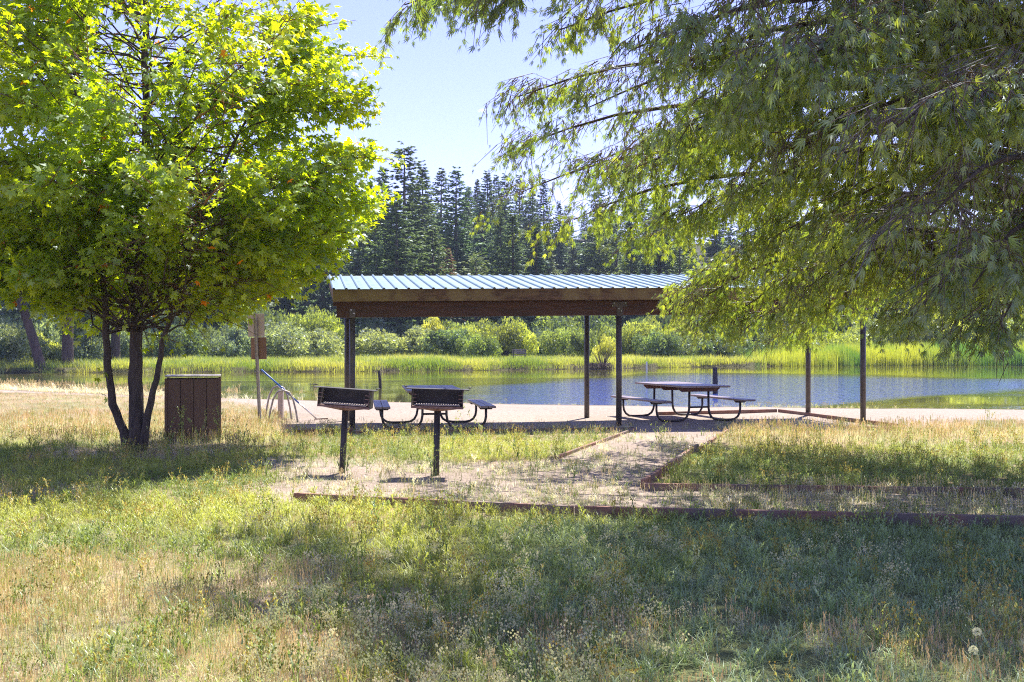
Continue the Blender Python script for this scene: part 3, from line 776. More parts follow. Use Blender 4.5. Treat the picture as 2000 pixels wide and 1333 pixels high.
# ------------------------------------------------------------------ drooping cut-leaf tree on the right
def cutleaf():
    r = np.random.default_rng(23)
    base = np.array([7.7, 12.0, 0.])
    t = thing("weeping_tree", "large drooping tree with narrow cut leaves hanging over the right side", "tree", tuple(base))
    tm = MB()
    tp = [(7.7, 12, -.2), (7.68, 12, .6), (7.6, 12.05, 1.6), (7.55, 12, 2.8), (7.45, 12.05, 4.2), (7.5, 12.1, 6), (7.4, 12, 8), (7.3, 12.1, 10.5)]
    tm.tube(tp, [.36, .29, .26, .24, .2, .15, .1, .04], 14)
    tm.build("trunk", M_bark, t, smooth=True, off=base)
    def tipat(x, y, D): return np.array([(x - 1000) * D / 2000, D, 1.6 - (y - 673) * D / 2000])
    tips = [(tipat(790, 10, 10.6), 6.0), (tipat(860, -60, 9.5), 6.2), (tipat(1000, -20, 9.0), 5.8), (tipat(1090, 60, 11.5), 5.5), (tipat(1010, 190, 12.5), 4.6), (tipat(1020, 285, 13.5), 4.2), (tipat(1130, 330, 14.5), 4.0), (tipat(1150, 210, 12.5), 5.0),
            (tipat(1020, 375, 15.5), 3.8), (tipat(1120, 430, 15.8), 3.6), (tipat(1265, 465, 16), 3.4), (tipat(1340, 565, 16.8), 3.2), (tipat(1360, 590, 16), 3.0), (tipat(1440, 610, 16.5), 2.9),
            (tipat(1520, 620, 15.5), 2.8), (tipat(1610, 600, 16), 2.7), (tipat(1580, 560, 14), 3.0), (tipat(1680, 560, 16.5), 2.8),
            (tipat(1330, 585, 17.2), 3.0), (tipat(1380, 630, 17.2), 2.9), (tipat(1440, 655, 17), 2.7), (tipat(1540, 655, 16.5), 2.6), (tipat(1650, 630, 17), 2.6), (tipat(1790, 640, 13), 2.5), (tipat(1930, 670, 11), 2.4), (tipat(1850, 580, 12), 2.6), (tipat(1960, 620, 9.5), 2.6), (tipat(1900, 560, 8.0), 3.0), (tipat(1820, 420, 7.2), 3.4), (tipat(1750, 250, 7.0), 4.2), (tipat(1560, 120, 7.6), 4.8), (tipat(1340, 60, 8.2), 5.2), (tipat(1950, 200, 6.8), 4.4),
            (tipat(1700, 440, 11), 3.4), (tipat(1450, 380, 12), 4.0), (tipat(1350, 260, 11), 4.6), (tipat(1550, 300, 10), 4.6), (tipat(1300, 140, 10), 5.2), (tipat(1480, 480, 14.5), 3.4), (tipat(1330, 420, 14.5), 3.6),(tipat(1230,100,9.6),5.4),(tipat(1420,200,9.5),5.0),(tipat(1640,60,8.5),5.4),(tipat(1800,120,9),5.2),(tipat(1240,330,14),4.2),(tipat(1620,420,12),3.8),(tipat(1800,300,10.5),4.2)]
    # the rest of the crown, all round and above
    for i in range(46):
        az = r.uniform(0, 2 * math.pi); z = r.uniform(3.6, 10.0); R_ = np.interp(z, [2.5, 5, 8, 11], [6.6, 7.6, 6.4, 2.5]) * r.uniform(.55, 1)
        p = np.array([base[0] + R_ * math.cos(az), base[1] + R_ * math.sin(az), z])
        u_ = 1000 + 2000 * p[0] / max(p[1], .5)
        if p[1] < 4.5 or (z > 2 and u_ < 1250 and z < 1.6 + 700 * p[1] / 2000): continue
        if p[1] > 17.8 or (p[1] > 12.6 and p[0] < 8.5): continue
        tips.append((p, min(z + .6, 8.5)))
    for i in range(34):
        x_, y_ = r.uniform(.2, 7.5), (r.uniform(6.9, 13.0) if i < 20 else r.uniform(6.6, 8.9)); z_ = max(r.uniform(5.2, 8.0), 2.5 + .3365 * y_)
        tips.append((np.array([x_, y_, z_]), min(z_ + .3, 8.5)))
    for q_ in [(.6, 7.7, 5.8), (1.4, 8.2, 6.2), (1.8, 7.4, 5.5), (2.4, 8.4, 6.5), (.2, 8.6, 6.0), (1.0, 9.2, 6.3), (3.0, 7.6, 5.8), (-.4, 9.0, 6.0), (4.2, 7.4, 5.6)]: tips.append((np.array(q_), q_[2] + .4))
    for i in range(8): tips.append((np.array([4.2 + .7 * i + r.uniform(-.3, .3), r.uniform(14.6, 17.6), r.uniform(7.2, 8.4)]), 8.4))
    bm_ = MB(); P0 = []; P1 = []; LC = []; LA = []
    for tip, z0 in tips:
        p0 = np.array([7.5, 12.03, np.clip(z0 - .8, 2.4, 9.5)])
        Lh = np.linalg.norm(tip - p0)
        mid = (p0 * .45 + tip * .55) + np.array([0, 0, .9 + .09 * Lh])
        limb_tube(bm_, p0, mid, tip, .045 + .004 * Lh, .007, 12, 6)
        ns = int(7 + Lh * 4.2)
        for q in range(ns):
            tt = .22 + .78 * r.random() ** .75; a = bez(p0, mid, tip, tt)
            dr = bez(p0, mid, tip, min(tt + .05, 1.05)) - a; dr /= np.linalg.norm(dr)
            ang = r.choice([-1, 1]) * r.uniform(.2, 1.15); c_, s_ = math.cos(ang), math.sin(ang)
            d = np.array([dr[0] * c_ - dr[1] * s_, dr[0] * s_ + dr[1] * c_, r.uniform(-.35, .25)]); d /= np.linalg.norm(d)
            L2 = r.uniform(.5, 1.25) * (1.2 - .55 * tt)
            b = a + d * L2 + np.array([0, 0, -.22 * L2 * L2]); m_ = (a + b) / 2 + np.array([0, 0, .10])
            P0 += [a, m_]; P1 += [m_, b]
            k = r.integers(6, 11)
            for w in range(k):                        # hanging twigs
                f = r.uniform(.15, 1.0); c = bez(a, m_, b, f)
                e = d * r.uniform(.1, .7) + np.array([r.uniform(-.45, .45), r.uniform(-.45, .45), -r.uniform(.35, 1.0)]); e /= np.linalg.norm(e)
                L3 = r.uniform(.18, .5)
                P0.append(c); P1.append(c + e * L3)
                m = r.integers(6, 11); g = np.linspace(.15, 1.05, m)
                LC.append(c + e * (L3 * g)[:, None] + (r.random((m, 3)) - .5) * .07)
                ax = e * .9 + (r.random((m, 3)) - .5) * 1.3; ax[:, 2] -= .35; LA.append(ax)
    bm_.build("branches", M_bark, t, smooth=True, off=base)
    LC = np.concatenate(LC); LA = np.concatenate(LA)
    g = fbm(LC[:, 0] + .5 * LC[:, 1], LC[:, 2] + .2 * LC[:, 1], 88, 3, .8)
    keep = ((g < .55) | (r.random(len(LC)) < .2)) & (LC[:, 2] > 1.5) & (np.hypot(LC[:, 0], LC[:, 1]) > 4.2) & ~((LC[:, 1] > 18.3) & (LC[:, 2] < 4))
    LC = LC[keep]; LA = LA[keep]; n = len(LC)
    Nn = r.random((n, 3)) - .5; Nn[:, 2] += .25
    S = r.uniform(.055, .14, n)
    hue = fbm(LC[:, 0], LC[:, 2], 79, 3, .7) * .5 + r.random(n) * .5
    c1 = np.array([.06, .09, .04]); c2 = np.array([.125, .14, .03])
    cols = (c1 + (c2 - c1) * np.clip(hue * 1.6 - .4, 0, 1)[:, None]) * r.uniform(.8, 1.25, (n, 1))
    V, F, Cc = leaves(LC, LA, Nn, S, CUTLEAF, cols, r, .35)
    P0 = np.array(P0); P1 = np.array(P1)
    tw = tubes_np(P0, P1, np.full(len(P0), .006), np.full(len(P0), .002))
    V, F, Cc = merge([(V, F, Cc), (tw[0], tw[1], np.tile(np.array([.08, .06, .04]), (len(tw[0]), 1)))])
    npmesh("crown", V - base, F, M_leaf2, Cc, t)
    print("cutleaf leaves", n)
cutleaf()

# ------------------------------------------------------------------ conifers
def conifer_mesh(seed, H, Rb, kind, ex=.8, z0=.08, tint=None):
    """needle sprays on whorled boughs; returns crown V,F,C. kind fir / pine"""
    r = np.random.default_rng(seed)
    A = []; B = []; Wd = []; Cc = []
    z = H * (z0 if kind == 'fir' else .22)
    step = H * (.017 if kind == 'fir' else .024)
    lean = r.random(40)
    while z < H * .985:
        f = (z - H * .05) / (H * .95)
        prof = (1 - f) ** ex * (.8 + .3 * math.sin(f * 9 + seed) * (1 - f)) if kind == 'fir' else (1 - f) ** .55 * min(1, .45 + f * 1.8)
        nb = int(9 - 2 * f) if kind == 'fir' else int(6 - 2 * f)
        off = r.uniform(0, 6.3)
        for k in range(nb):
            az = off + 2 * math.pi * k / nb + r.uniform(-.3, .3)
            L = Rb * prof * r.uniform(.5, 1.2) * (1 + .25 * math.sin(az * 2 + seed) * (kind != 'fir')) + .06
            droop = (-.32 if kind == 'fir' else .08) + r.uniform(-.1, .1) + .5 * f
            st = max(3, int(L / (.42 if kind == 'fir' else .5)))
            z1 = z + r.uniform(-1.2, 1.2) * step
            for j in range(st):
                q = (j + 1) / st
                if kind != 'fir' and q < .25: continue
                c = np.array([math.cos(az) * L * q, math.sin(az) * L * q, z1 + L * q * droop + (.12 * L * q * q if kind == 'fir' else .1 * L * q * q)])
                ns = 5 if kind == 'fir' else 8
                for s in range(ns):
                    a2 = az + r.uniform(-1.25, 1.25); 
                    ln = (.34 + .34 * r.random()) * (1.2 - .75 * f)
                    e = np.array([math.cos(a2), math.sin(a2), r.uniform(-.35, .2) if kind == 'fir' else r.uniform(-.3, .9)])
                    A.append(c + (r.random(3) - .5) * (.12 if kind == 'fir' else .35)); B.append(e * ln); Wd.append(ln * r.uniform(.35, .6)); Cc.append(r.uniform(.75, 1.25))
        z += step
    A = np.array(A); B = np.array(B); Wd = np.array(Wd); n = len(A)
    Nn = r.random((n, 3)) - .5; Nn[:, 2] += .6
    base = np.array([.10, .13, .078]) if kind == 'fir' else np.array([.12, .145, .08])
    if tint is not None: base = np.array(tint)
    cols = base * np.array(Cc)[:, None]
    V, F, C2 = leaves(A, B, Nn, np.linalg.norm(B, axis=1), [(0, 1.0, .5), (.7, .7, .32), (-.7, .7, .32)], cols, r)
    return V, F, C2

PROTO = {}
def conifer_proto(key, seed, H, Rb, kind, label, ex=.8, z0=.08, tint=None):
    t = thing("pine_tree" if kind == 'pine' else "fir_tree", label, "tree", (0, 0, 0))
    MB().tube([(0, 0, -1.5), (0, 0, 1), (0.05, 0, H * .5), (0, 0, H * .97)], [H * .017, H * .013, H * .008, .02], 8).build("trunk", M_bark2, t, smooth=True)
    V, F, Cc = conifer_mesh(seed, H, Rb, kind, ex, z0, tint)
    npmesh("crown", V, F, M_needle, Cc, t)
    PROTO[key] = [t, H, False]
FE = [(5.0, .85, .05), (3.8, .7, .12), (5.6, .78, .04), (3.4, .95, .22), (4.8, .65, .10), (4.2, 1.0, .05), (5.2, .6, .16), (3.6, .8, .3)]
for i in range(8): conifer_proto(('fir', i), 100 + i, 24, FE[i][0], 'fir', 'x', FE[i][1], FE[i][2], [(.10, .13, .078), (.09, .125, .07), (.105, .13, .085), (.12, .135, .07), (.085, .12, .08), (.13, .145, .08), (.10, .125, .065), (.08, .11, .07)][i])
conifer_proto(('fir', 'rust'), 150, 24, 4.4, 'fir', 'x', .8, .1, (.26, .12, .07))
for i in range(4): conifer_proto(('pine', i), 200 + i, 24, [4.4, 3.8, 5.0, 4.0][i], 'pine', 'x')
def put(key, x, y, H, label, group=None, rz=None, wid=1.0, name=None):
    pr = PROTO[key]
    if not pr[2]: t = pr[0]; pr[2] = True
    else: t = copy_tree(pr[0]); 
    z = gz(x, y) - .2; s = H / pr[1]
    t.location = (x, y, z); t.scale = (s * wid, s * wid, s); t.rotation_euler = (0, 0, random.uniform(0, 6.3) if rz is None else rz)
    t["label"] = label; t["category"] = "tree"
    if group: t["group"] = group
    elif "group" in t: del t["group"]
    if name: t.name = name
    return t
# skyline trees, from the photograph: pixel of the tip, distance, kind
skyl = [(790, 281, 128, 'fir', 6, 1.15, "tallest pine on the skyline, with two rounded lobes at its top"),
        (746, 330, 150, 'fir', 1, 1, "slim fir just left of the tallest skyline pine"),
        (722, 352, 140, 'fir', 3, 1, "small pointed fir between the maple and the tallest pine"),
        (825, 319, 150, 'fir', 0, 1.1, "fir just right of the tallest skyline pine"),
        (862, 329, 165, 'fir', 2, 1, "fir with a blunt tip above the middle of the shelter roof"),
        (891, 330, 140, 'fir', 4, 1.0, "tall straight fir with a visible trunk, front of the slope"),
        (914, 364, 190, 'fir', 1, 1, "short fir peeping between two taller skyline firs"),
        (932, 347, 200, 'fir', 3, 1, "pointed fir on the ridge left of a pair of dark firs"),
        (952, 332, 185, 'fir', 0, 1, "dark full fir, highest between the centre and the drooping tree"),
        (969, 342, 205, 'fir', 2, 1, "narrow fir beside the dark full fir on the ridge"),
        (986, 341, 200, 'fir', 4, 1, "ridge fir directly left of the lowest drooping leaf tip"),
        (1014, 340, 205, 'fir', 1, 1, "ridge fir seen just below the drooping leaf tip"),
        (1040, 350, 210, 'fir', 3, 1, "ridge fir half covered by the first drooping sprays"),
        (1062, 347, 205, 'fir', 0, 1, "ridge fir seen through a gap in the drooping sprays"),
        (700, 372, 170, 'fir', 2, 1, "fir touching the right edge of the maple crown"),
        (652, 320, 150, 'fir', 4, 1, "fir tip standing above the right shoulder of the maple"),
        (590, 310, 150, 'fir', 1, 1, "fir glimpsed through a gap in the right side of the maple"),
        (372, 196, 100, 'pine', 2, .9, "tall pine seen through the big gap beside the maple stem"),
        (205, 150, 92, 'pine', 1, .9, "tall pine mostly hidden behind the middle of the maple"),
        (775, 385, 112, 'fir', 2, 1.3, "broad bushy pine in front of the tallest skyline pine"),
        (845, 440, 116, 'fir', 2, 1.3, "lower broad fir right of the bushy pine"),
        (876, 486, 121, 'fir', 'rust', 1.0, "small rust-brown dying conifer above the shelter roof"),
        (1170, 360, 175, 'fir', 4, 1, "fir behind the drooping sprays right of the sky gap"),
        (1260, 375, 170, 'fir', 0, 1, "fir behind the drooping foliage above the shelter roof"),
        (1330, 372, 165, 'fir', 3, 1, "fir barely seen through the drooping tree, right of the roof centre")]
for (x, y, D, kd, vi, wd, lab) in skyl:
    X = (x - 1000) * D / 2000; top = 1.6 + (673 - y) * D / 2000; g = gz(X, D)
    put((kd, vi), X, D, top - g + .2, lab, None, None, wd * (1.4 if kd == 'fir' else 1.0))
# the forest filling the slope: spread out, none on top of another
placed = [((x - 1000) * D / 2000, D) for (x, y, D, *_r) in skyl]
rf = random.Random(5); tries = 0; cnt = 0
while cnt < 185 and tries < 6000:
    tries += 1
    D = rf.uniform(112, 232); X = rf.uniform(-.62, .62) * D
    if any((X - a) ** 2 + (D - b) ** 2 < (3.6 if D < 150 else 4.4) ** 2 for a, b in placed): continue
    u = 1000 + 2000 * X / D
    cap = np.interp(u, [-300, 0, 300, 560, 700, 780, 880, 1000, 1150, 1500, 2000, 2300], [230, 230, 260, 330, 385, 362, 362, 365, 375, 380, 390, 390])
    g = gz(X, D); hmax = 1.6 + (673 - cap - rf.uniform(0, 60)) * D / 2000 - g
    H = min(rf.uniform(11, 27), hmax)
    if H < 6: continue
    kd = 'pine' if rf.random() < .25 else 'fir'
    put((kd, rf.randrange(4 if kd == 'pine' else 8)), X, D, H, "dark evergreen in the dense forest filling the slope beyond the pond", "evergreens in the forest on the far slope", None, rf.uniform(1.1, 1.8))
    placed.append((X, D)); cnt += 1
# near pines on the far left bank
def bank_pine(x, yb, D, H, lean, r0, label, crown0, seed):
    g = gz((x - 1000) * D / 2000, D); p = np.array([(x - 1000) * D / 2000, D, g])
    t = thing("pine_tree", label, "tree", tuple(p))
    tp = [(0, 0, -.6), (lean * .02, 0, .15), (lean * .12, 0, H * .12), (lean * .42, 0, H * .4), (lean * .75, 0, H * .75), (lean, 0, H)]
    MB().tube(tp, [r0 * 1.5, r0 * 1.15, r0, r0 * .8, r0 * .45, .03], 12).build("trunk", M_bark2, t, smooth=True)
    r = np.random.default_rng(seed); bm_ = MB(); LC = []; LA = []
    for k in range(70):
        f = r.uniform(crown0, 1); zz = H * f; x0 = np.interp(f, [0, .12, .4, .75, 1], [0, .12 * lean, .42 * lean, .75 * lean, lean])
        az = r.uniform(0, 6.3); L = (1 - f) ** .6 * H * .22 * r.uniform(.5, 1.1) + .4
        a = np.array([x0, 0, zz]); b = a + np.array([math.cos(az) * L, math.sin(az) * L, L * r.uniform(-.25, .25)])
        limb_tube(bm_, a, (a + b) / 2 + np.array([0, 0, .1 * L]), b, .06 * (1.1 - f), .012, 5, 5)
        m = int(30 + L * 32); q = r.uniform(.3, 1.05, m)
        LC.append(a + (b - a) * q[:, None] + (r.random((m, 3)) - .5) * np.array([1.1, 1.1, .6]) * (.35 + q[:, None] * .6)); LA.append((r.random((m, 3)) - .5) + np.array([0, 0, .15]))
    bm_.build("branches", M_bark2, t, smooth=True)
    LC = np.concatenate(LC); LA = np.concatenate(LA); n = len(LC)
    cols = np.array([.055, .075, .042]) * r.uniform(.7, 1.4, (n, 1))
    V, F, Cc = leaves(LC, LA, r.random((n, 3)) - .5, r.uniform(.18, .34, n), [(0, 1, .22), (.7, .8, .2), (-.7, .8, .2)], cols, r)
    npmesh("crown", V, F, M_needle, Cc, t)
bank_pine(82, 712, 69.5, 17, -5.2, .30, "leaning pine with bare lower trunk on the far left bank", .22, 301)
bank_pine(132, 700, 72, 20, .1, .36, "upright pine with a thick dark trunk on the far left bank", .24, 302)
bank_pine(-70, 700, 71, 19, .6, .32, "pine at the left edge of the far bank, mostly cut off by the photo", .2, 303)
bank_pine(225, 690, 80, 21, .3, .33, "pine behind the maple stems, right of the thick dark trunk", .15, 304)

# ------------------------------------------------------------------ shrubs on the far bank
def shrub_mesh(seed, tint, wide=1.0, n=5200, leafs=(.10, .2)):
    r = np.random.default_rng(seed); LC = []; TN = []
    k = 22
    for i in range(k):
        a = r.uniform(0, 6.3); q = r.random() ** .6; c = np.array([math.cos(a) * q * .95 * wide, math.sin(a) * q * .8, .35 + .55 * r.random() * (1.15 - q * .5)])
        rad = r.uniform(.2, .44); m = n // k; TN.append(np.full(m, r.uniform(.62, 1.4)))
        d = unit(r.normal(size=(m, 3))); rr = rad * r.random(m) ** .35
        LC.append(c + d * rr[:, None] * np.array([1, 1, .95]))
    LC = np.concatenate(LC); LC[:, 2] = np.abs(LC[:, 2]); m = len(LC)
    LA = r.random((m, 3)) - .5; LA[:, 2] += .45
    h = fbm(LC[:, 0] + 5, LC[:, 2] + LC[:, 1], seed, 3, 2.0)[:, None]
    cols = np.array(tint) * (.75 + .5 * h) * np.concatenate(TN)[:, None] * r.uniform(.75, 1.3, (m, 1))
    return leaves(LC * 2.0, LA, r.random((m, 3)) - .5, r.uniform(*leafs, m), [(0, 1, .42), (.9, .8, .34), (-.9, .8, .34)], cols, r)
TINT = {'willow': (.17, .20, .125), 'olive': (.115, .145, .055), 'lime': (.185, .21, .06), 'dark': (.055, .08, .04), 'gold': (.24, .25, .07)}
SP = {}
for i, (nm, tc) in enumerate(TINT.items()):
    for j in range(2):
        t = thing("shrub", "x", "shrub", (0, 0, 0)); 
        mb = MB(); rs = random.Random(i * 7 + j)
        for q in range(7):
            a = rs.uniform(0, 6.3); mb.tube([(0, 0, -.3), (math.cos(a) * .3, math.sin(a) * .3, .8), (math.cos(a) * .9, math.sin(a) * .9, 1.9)], [.05, .035, .015], 5)
        mb.build("stems", M_bark, t)
        V, F, Cc = shrub_mesh(400 + i * 10 + j, tc); npmesh("foliage", V, F, M_bush, Cc, t)
        SP[(nm, j)] = [t, False]
rsh = random.Random(31)
def put_shrub(kind, x, D, top, w, label, group=None, lift=0):
    pr = SP[kind]
    if not pr[1]: t = pr[0]; pr[1] = True
    else: t = copy_tree(pr[0])
    X = (x - 1000) * D / 2000; g = gz(X, D) - .15; H = 1.6 + (673 - top) * D / 2000 - g + rsh.uniform(.1, .9)
    t.location = (X, D, g); sx = w * D / 2000 / 4.6; t.scale = (sx, max(sx, H / 3.0 * .7), H / 2.75); t.rotation_euler = (0, 0, random.uniform(-.5, .5))
    t["label"] = label
    if group: t["group"] = group
    return t
SG = "shrubs along the far bank"
shr = [('willow', 0, 455, 93, 618, 110, "grey-green willow left of the park sign panels"), ('willow', 1, 545, 95, 622, 130, "grey-green willow right behind the park sign"),
       ('olive', 0, 500, 108, 570, 110, "taller green shrub behind the park sign top"), ('lime', 0, 590, 110, 590, 90, "bright shrub left of the shelter's left post"),
       ('lime', 1, 645, 108, 600, 90, "yellow-green shrub beside the left end of the shelter beam"), ('willow', 0, 620, 92, 632, 120, "low grey willow left of the shelter's left post"),
       ('willow', 1, 730, 94, 640, 130, "silvery willow just right of the shelter's left post"), ('willow', 0, 810, 95, 638, 120, "silvery willow between the left and centre posts, leftmost full one"),
       ('olive', 1, 880, 94, 628, 110, "olive shrub under the middle of the beam"), ('gold', 0, 850, 102, 618, 80, "golden shrub top below the beam middle"),
       ('lime', 0, 925, 100, 622, 100, "lime shrub left of the far bench"), ('olive', 0, 935, 92, 642, 80, "dark olive bush just left of the far bench"),
       ('lime', 1, 1010, 98, 620, 90, "lime shrub directly behind the far bench"), ('willow', 1, 1060, 104, 640, 70, "dull willow right of the far bench"),
       ('lime', 0, 1105, 96, 625, 90, "yellow-green shrub left of the rear centre post"), ('olive', 1, 1140, 93, 648, 60, "dark low bush at the foot of the rear centre post"),
       ('lime', 1, 1195, 97, 628, 80, "yellow-green shrub between the two centre posts"), ('gold', 1, 1180, 90, 650, 45, "golden bush behind the bare shrub"),
       ('lime', 0, 1255, 97, 618, 80, "bright shrub right of the front centre post"), ('olive', 0, 1285, 94, 636, 90, "olive shrub right of the front centre post"),
       ('gold', 0, 1330, 104, 610, 80, "pinkish golden shrub below the drooping leaves"), ('willow', 0, 1345, 95, 650, 90, "grey shrub below the lowest drooping leaves left"),
       ('olive', 1, 1420, 97, 640, 110, "olive shrub below the drooping leaves, middle"), ('dark', 0, 1400, 92, 668, 90, "dark low bush above the right picnic table post"),
       ('dark', 1, 1470, 95, 664, 80, "dark low bush left of the rear right shelter post"), ('lime', 1, 1540, 104, 640, 110, "lime shrub beside the rear right shelter post"),
       ('lime', 0, 1640, 108, 640, 120, "lime shrub between the two right shelter posts"), ('lime', 1, 1830, 104, 588, 165, "big rounded lime willow behind the reeds at the right"),
       ('lime', 0, 1920, 108, 610, 130, "lime shrub right of the big rounded willow"), ('olive', 0, 1990, 104, 620, 120, "olive shrub at the right edge above the reeds"),
       ('olive', 1, 1740, 108, 648, 100, "low green shrub left of the big rounded willow"),
       ('willow', 1, 20, 74, 630, 120, "grey shrub at the left edge behind the leaning pine"), ('dark', 0, -5, 73, 655, 60, "dark bush at the left edge of the far bank"),
       ('willow', 0, 165, 78, 652, 90, "grey shrub at the foot of the upright thick pine"), ('olive', 0, 105, 76, 668, 60, "small olive bush between the two far left pines"),
       ('willow', 1, 235, 84, 640, 80, "grey shrub seen between the maple stems"), ('willow', 0, 60, 84, 590, 130, "tall grey shrub behind the leaning pine trunk"),
       ('olive', 1, 190, 92, 575, 150, "tall green shrub behind the thick pine trunk"), ('lime', 1, 70, 80, 640, 90, "lime shrub right behind the leaning pine base"),
       ('dark', 1, 330, 90, 630, 110, "dark bush right of the right maple stem"), ('olive', 0, 370, 96, 610, 90, "green shrub between the maple and the park sign"),
       ('dark', 0, 400, 100, 640, 90, "dark bush above the wooden cabinet"), ('willow', 1, 300, 92, 655, 80, "low grey shrub behind the right maple stem")]
for (kd, j, x, D, top, w, lab) in shr:
    put_shrub((kd, j), x, D, top, w * 1.15, lab, SG)
# understorey behind, closing the foot of the forest
rs = random.Random(9)
for k in range(34):
    x = -150 + k * 72 + rs.uniform(-20, 20)
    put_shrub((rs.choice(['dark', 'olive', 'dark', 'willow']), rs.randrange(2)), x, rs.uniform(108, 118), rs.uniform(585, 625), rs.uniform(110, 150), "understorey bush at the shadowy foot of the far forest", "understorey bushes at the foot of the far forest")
# bare shrub by the water with a brush pile
def bare_shrub():
    p = pd(1177, 77.5, gz((177) * 77.5 / 2000, 77.5)); r = random.Random(4)
    t = thing("bare_shrub", "bare twiggy shrub standing by the far waterline between the centre posts", "shrub", p)
    mb = MB()
    for k in range(26):
        a = r.uniform(0, 6.3); L = r.uniform(.5, 1.15); h = r.uniform(1.4, 2.7)
        mb.tube([(0, 0, -.1), (math.cos(a) * L * .3, math.sin(a) * L * .3, h * .5), (math.cos(a) * L, math.sin(a) * L, h)], [.03, .02, .008], 4)
    mb.build("stems", M_bark2, t)
    g = pd(1170, 76, WZ); t2 = thing("brush_pile", "heap of dead branches at the waterline under the bare shrub", "brush pile", g)
    mb = MB()
    for k in range(150):
        a = r.uniform(0, 6.3); q = Vector((r.uniform(-.8, .8), r.uniform(-.4, .4), r.uniform(0, .5))); d = Vector((math.cos(a), math.sin(a), r.uniform(-.4, .5))) * r.uniform(.2, .5)
        mb.tube([q - d * .5, q + d], [.022, .01], 4)
    mb.build("dead_branches", M_bark2, t2)
bare_shrub()

# ------------------------------------------------------------------ grasses
def blade(r, h, w, bend, x0=0, y0=0, az=0, segs=2, z0=0):
    """tapered curved strip"""
    pts = []; dx, dy = math.cos(az), math.sin(az); wx, wy = -dy, dx
    V = []
    for i in range(segs + 1):
        f = i / segs; ww = w * (1 - f * .92) * .5; o = bend * f * f * h; z = h * f * (1 - .35 * bend * f)
        V += [(x0 + dx * o + wx * ww, y0 + dy * o + wy * ww, z0 + z), (x0 + dx * o - wx * ww, y0 + dy * o - wy * ww, z0 + z)]
    F = [(2 * i, 2 * i + 1, 2 * i + 3, 2 * i + 2) for i in range(segs)]
    return V, F
def tpl(build):
    V = []; F = []; Cc = []
    def add(vf, c):
        n = len(V); V.extend(vf[0]); F.extend([tuple(a + n for a in f) for f in vf[1]]); Cc.extend([c] * len(vf[0]))
    build(add); return np.array(V, float), np.array(F, int), np.array(Cc, float)
def quadx(c, s, sz):
    """small crossed diamonds (seed heads, petals)"""
    x, y, z = c
    return ([(x, y, z - sz), (x + s, y, z), (x, y, z + sz), (x - s, y, z), (x, y, z - sz), (x, y + s, z), (x, y, z + sz), (x, y - s, z)], [(0, 1, 2, 3), (4, 5, 6, 7)])
def t_tuft(seed, n, h, w, spread, bendr=(.2, 1.0), hv=.5):
    r = random.Random(seed)
    def b(add):
        for i in range(n):
            add(blade(r, h * r.uniform(1 - hv, 1.1), w * r.uniform(.7, 1.3), r.uniform(*bendr), r.gauss(0, spread), r.gauss(0, spread), r.uniform(0, 6.3)), (r.uniform(.8, 1.2),) * 3)
    return tpl(b)
def t_seed(seed, n, h, spread, head=(.004, .018), hc=(1.0, .7, .55), hw=.003):
    r = random.Random(seed)
    def b(add):
        for i in range(n):
            x0, y0, az = r.gauss(0, spread), r.gauss(0, spread), r.uniform(0, 6.3); hh = h * r.uniform(.6, 1.1); bd = r.uniform(.05, .45)
            add(blade(r, hh, hw, bd, x0, y0, az, 2), (1, 1, 1))
            tx, ty, tz = x0 + math.cos(az) * bd * hh, y0 + math.sin(az) * bd * hh, hh * (1 - .35 * bd)
            for q in range(3): add(quadx((tx + r.uniform(-.006, .006), ty + r.uniform(-.006, .006), tz - q * head[1] * 1.2), head[0], head[1]), hc)
            if r.random() < .7: add(blade(r, hh * .4, hw * 1.8, r.uniform(.6, 1.3), x0, y0, r.uniform(0, 6.3)), (1, 1, 1))
    return tpl(b)
def t_weed(seed, h, nb, leaf, fl, fcol, spread=.02):
    """branched leafy stalk with small flower or seed heads"""
    r = random.Random(seed)
    def b(add):
        for s in range(nb):
            az = r.uniform(0, 6.3); bd = r.uniform(.1, .6); hh = h * r.uniform(.6, 1.1); x0, y0 = r.gauss(0, spread), r.gauss(0, spread)
            add(blade(r, hh, .006, bd, x0, y0, az, 3), (.8, .9, .7))
            for q in range(9):
                f = r.uniform(.12, 1); x = x0 + math.cos(az) * bd * f * f * hh; y = y0 + math.sin(az) * bd * f * f * hh; z = hh * f * (1 - .35 * bd * f)
                add(blade(r, leaf * r.uniform(.6, 1.3) * (1.2 - f * .6), leaf * .22, r.uniform(.4, 1.2), x, y, r.uniform(0, 6.3), 2, z), (1, 1, 1))
                if f > .45:
                    for e in range(fl):
                        add(quadx((x + r.uniform(-.03, .03), y + r.uniform(-.03, .03), z + r.uniform(.0, .045)), .0055, .007), fcol)
    return tpl(b)
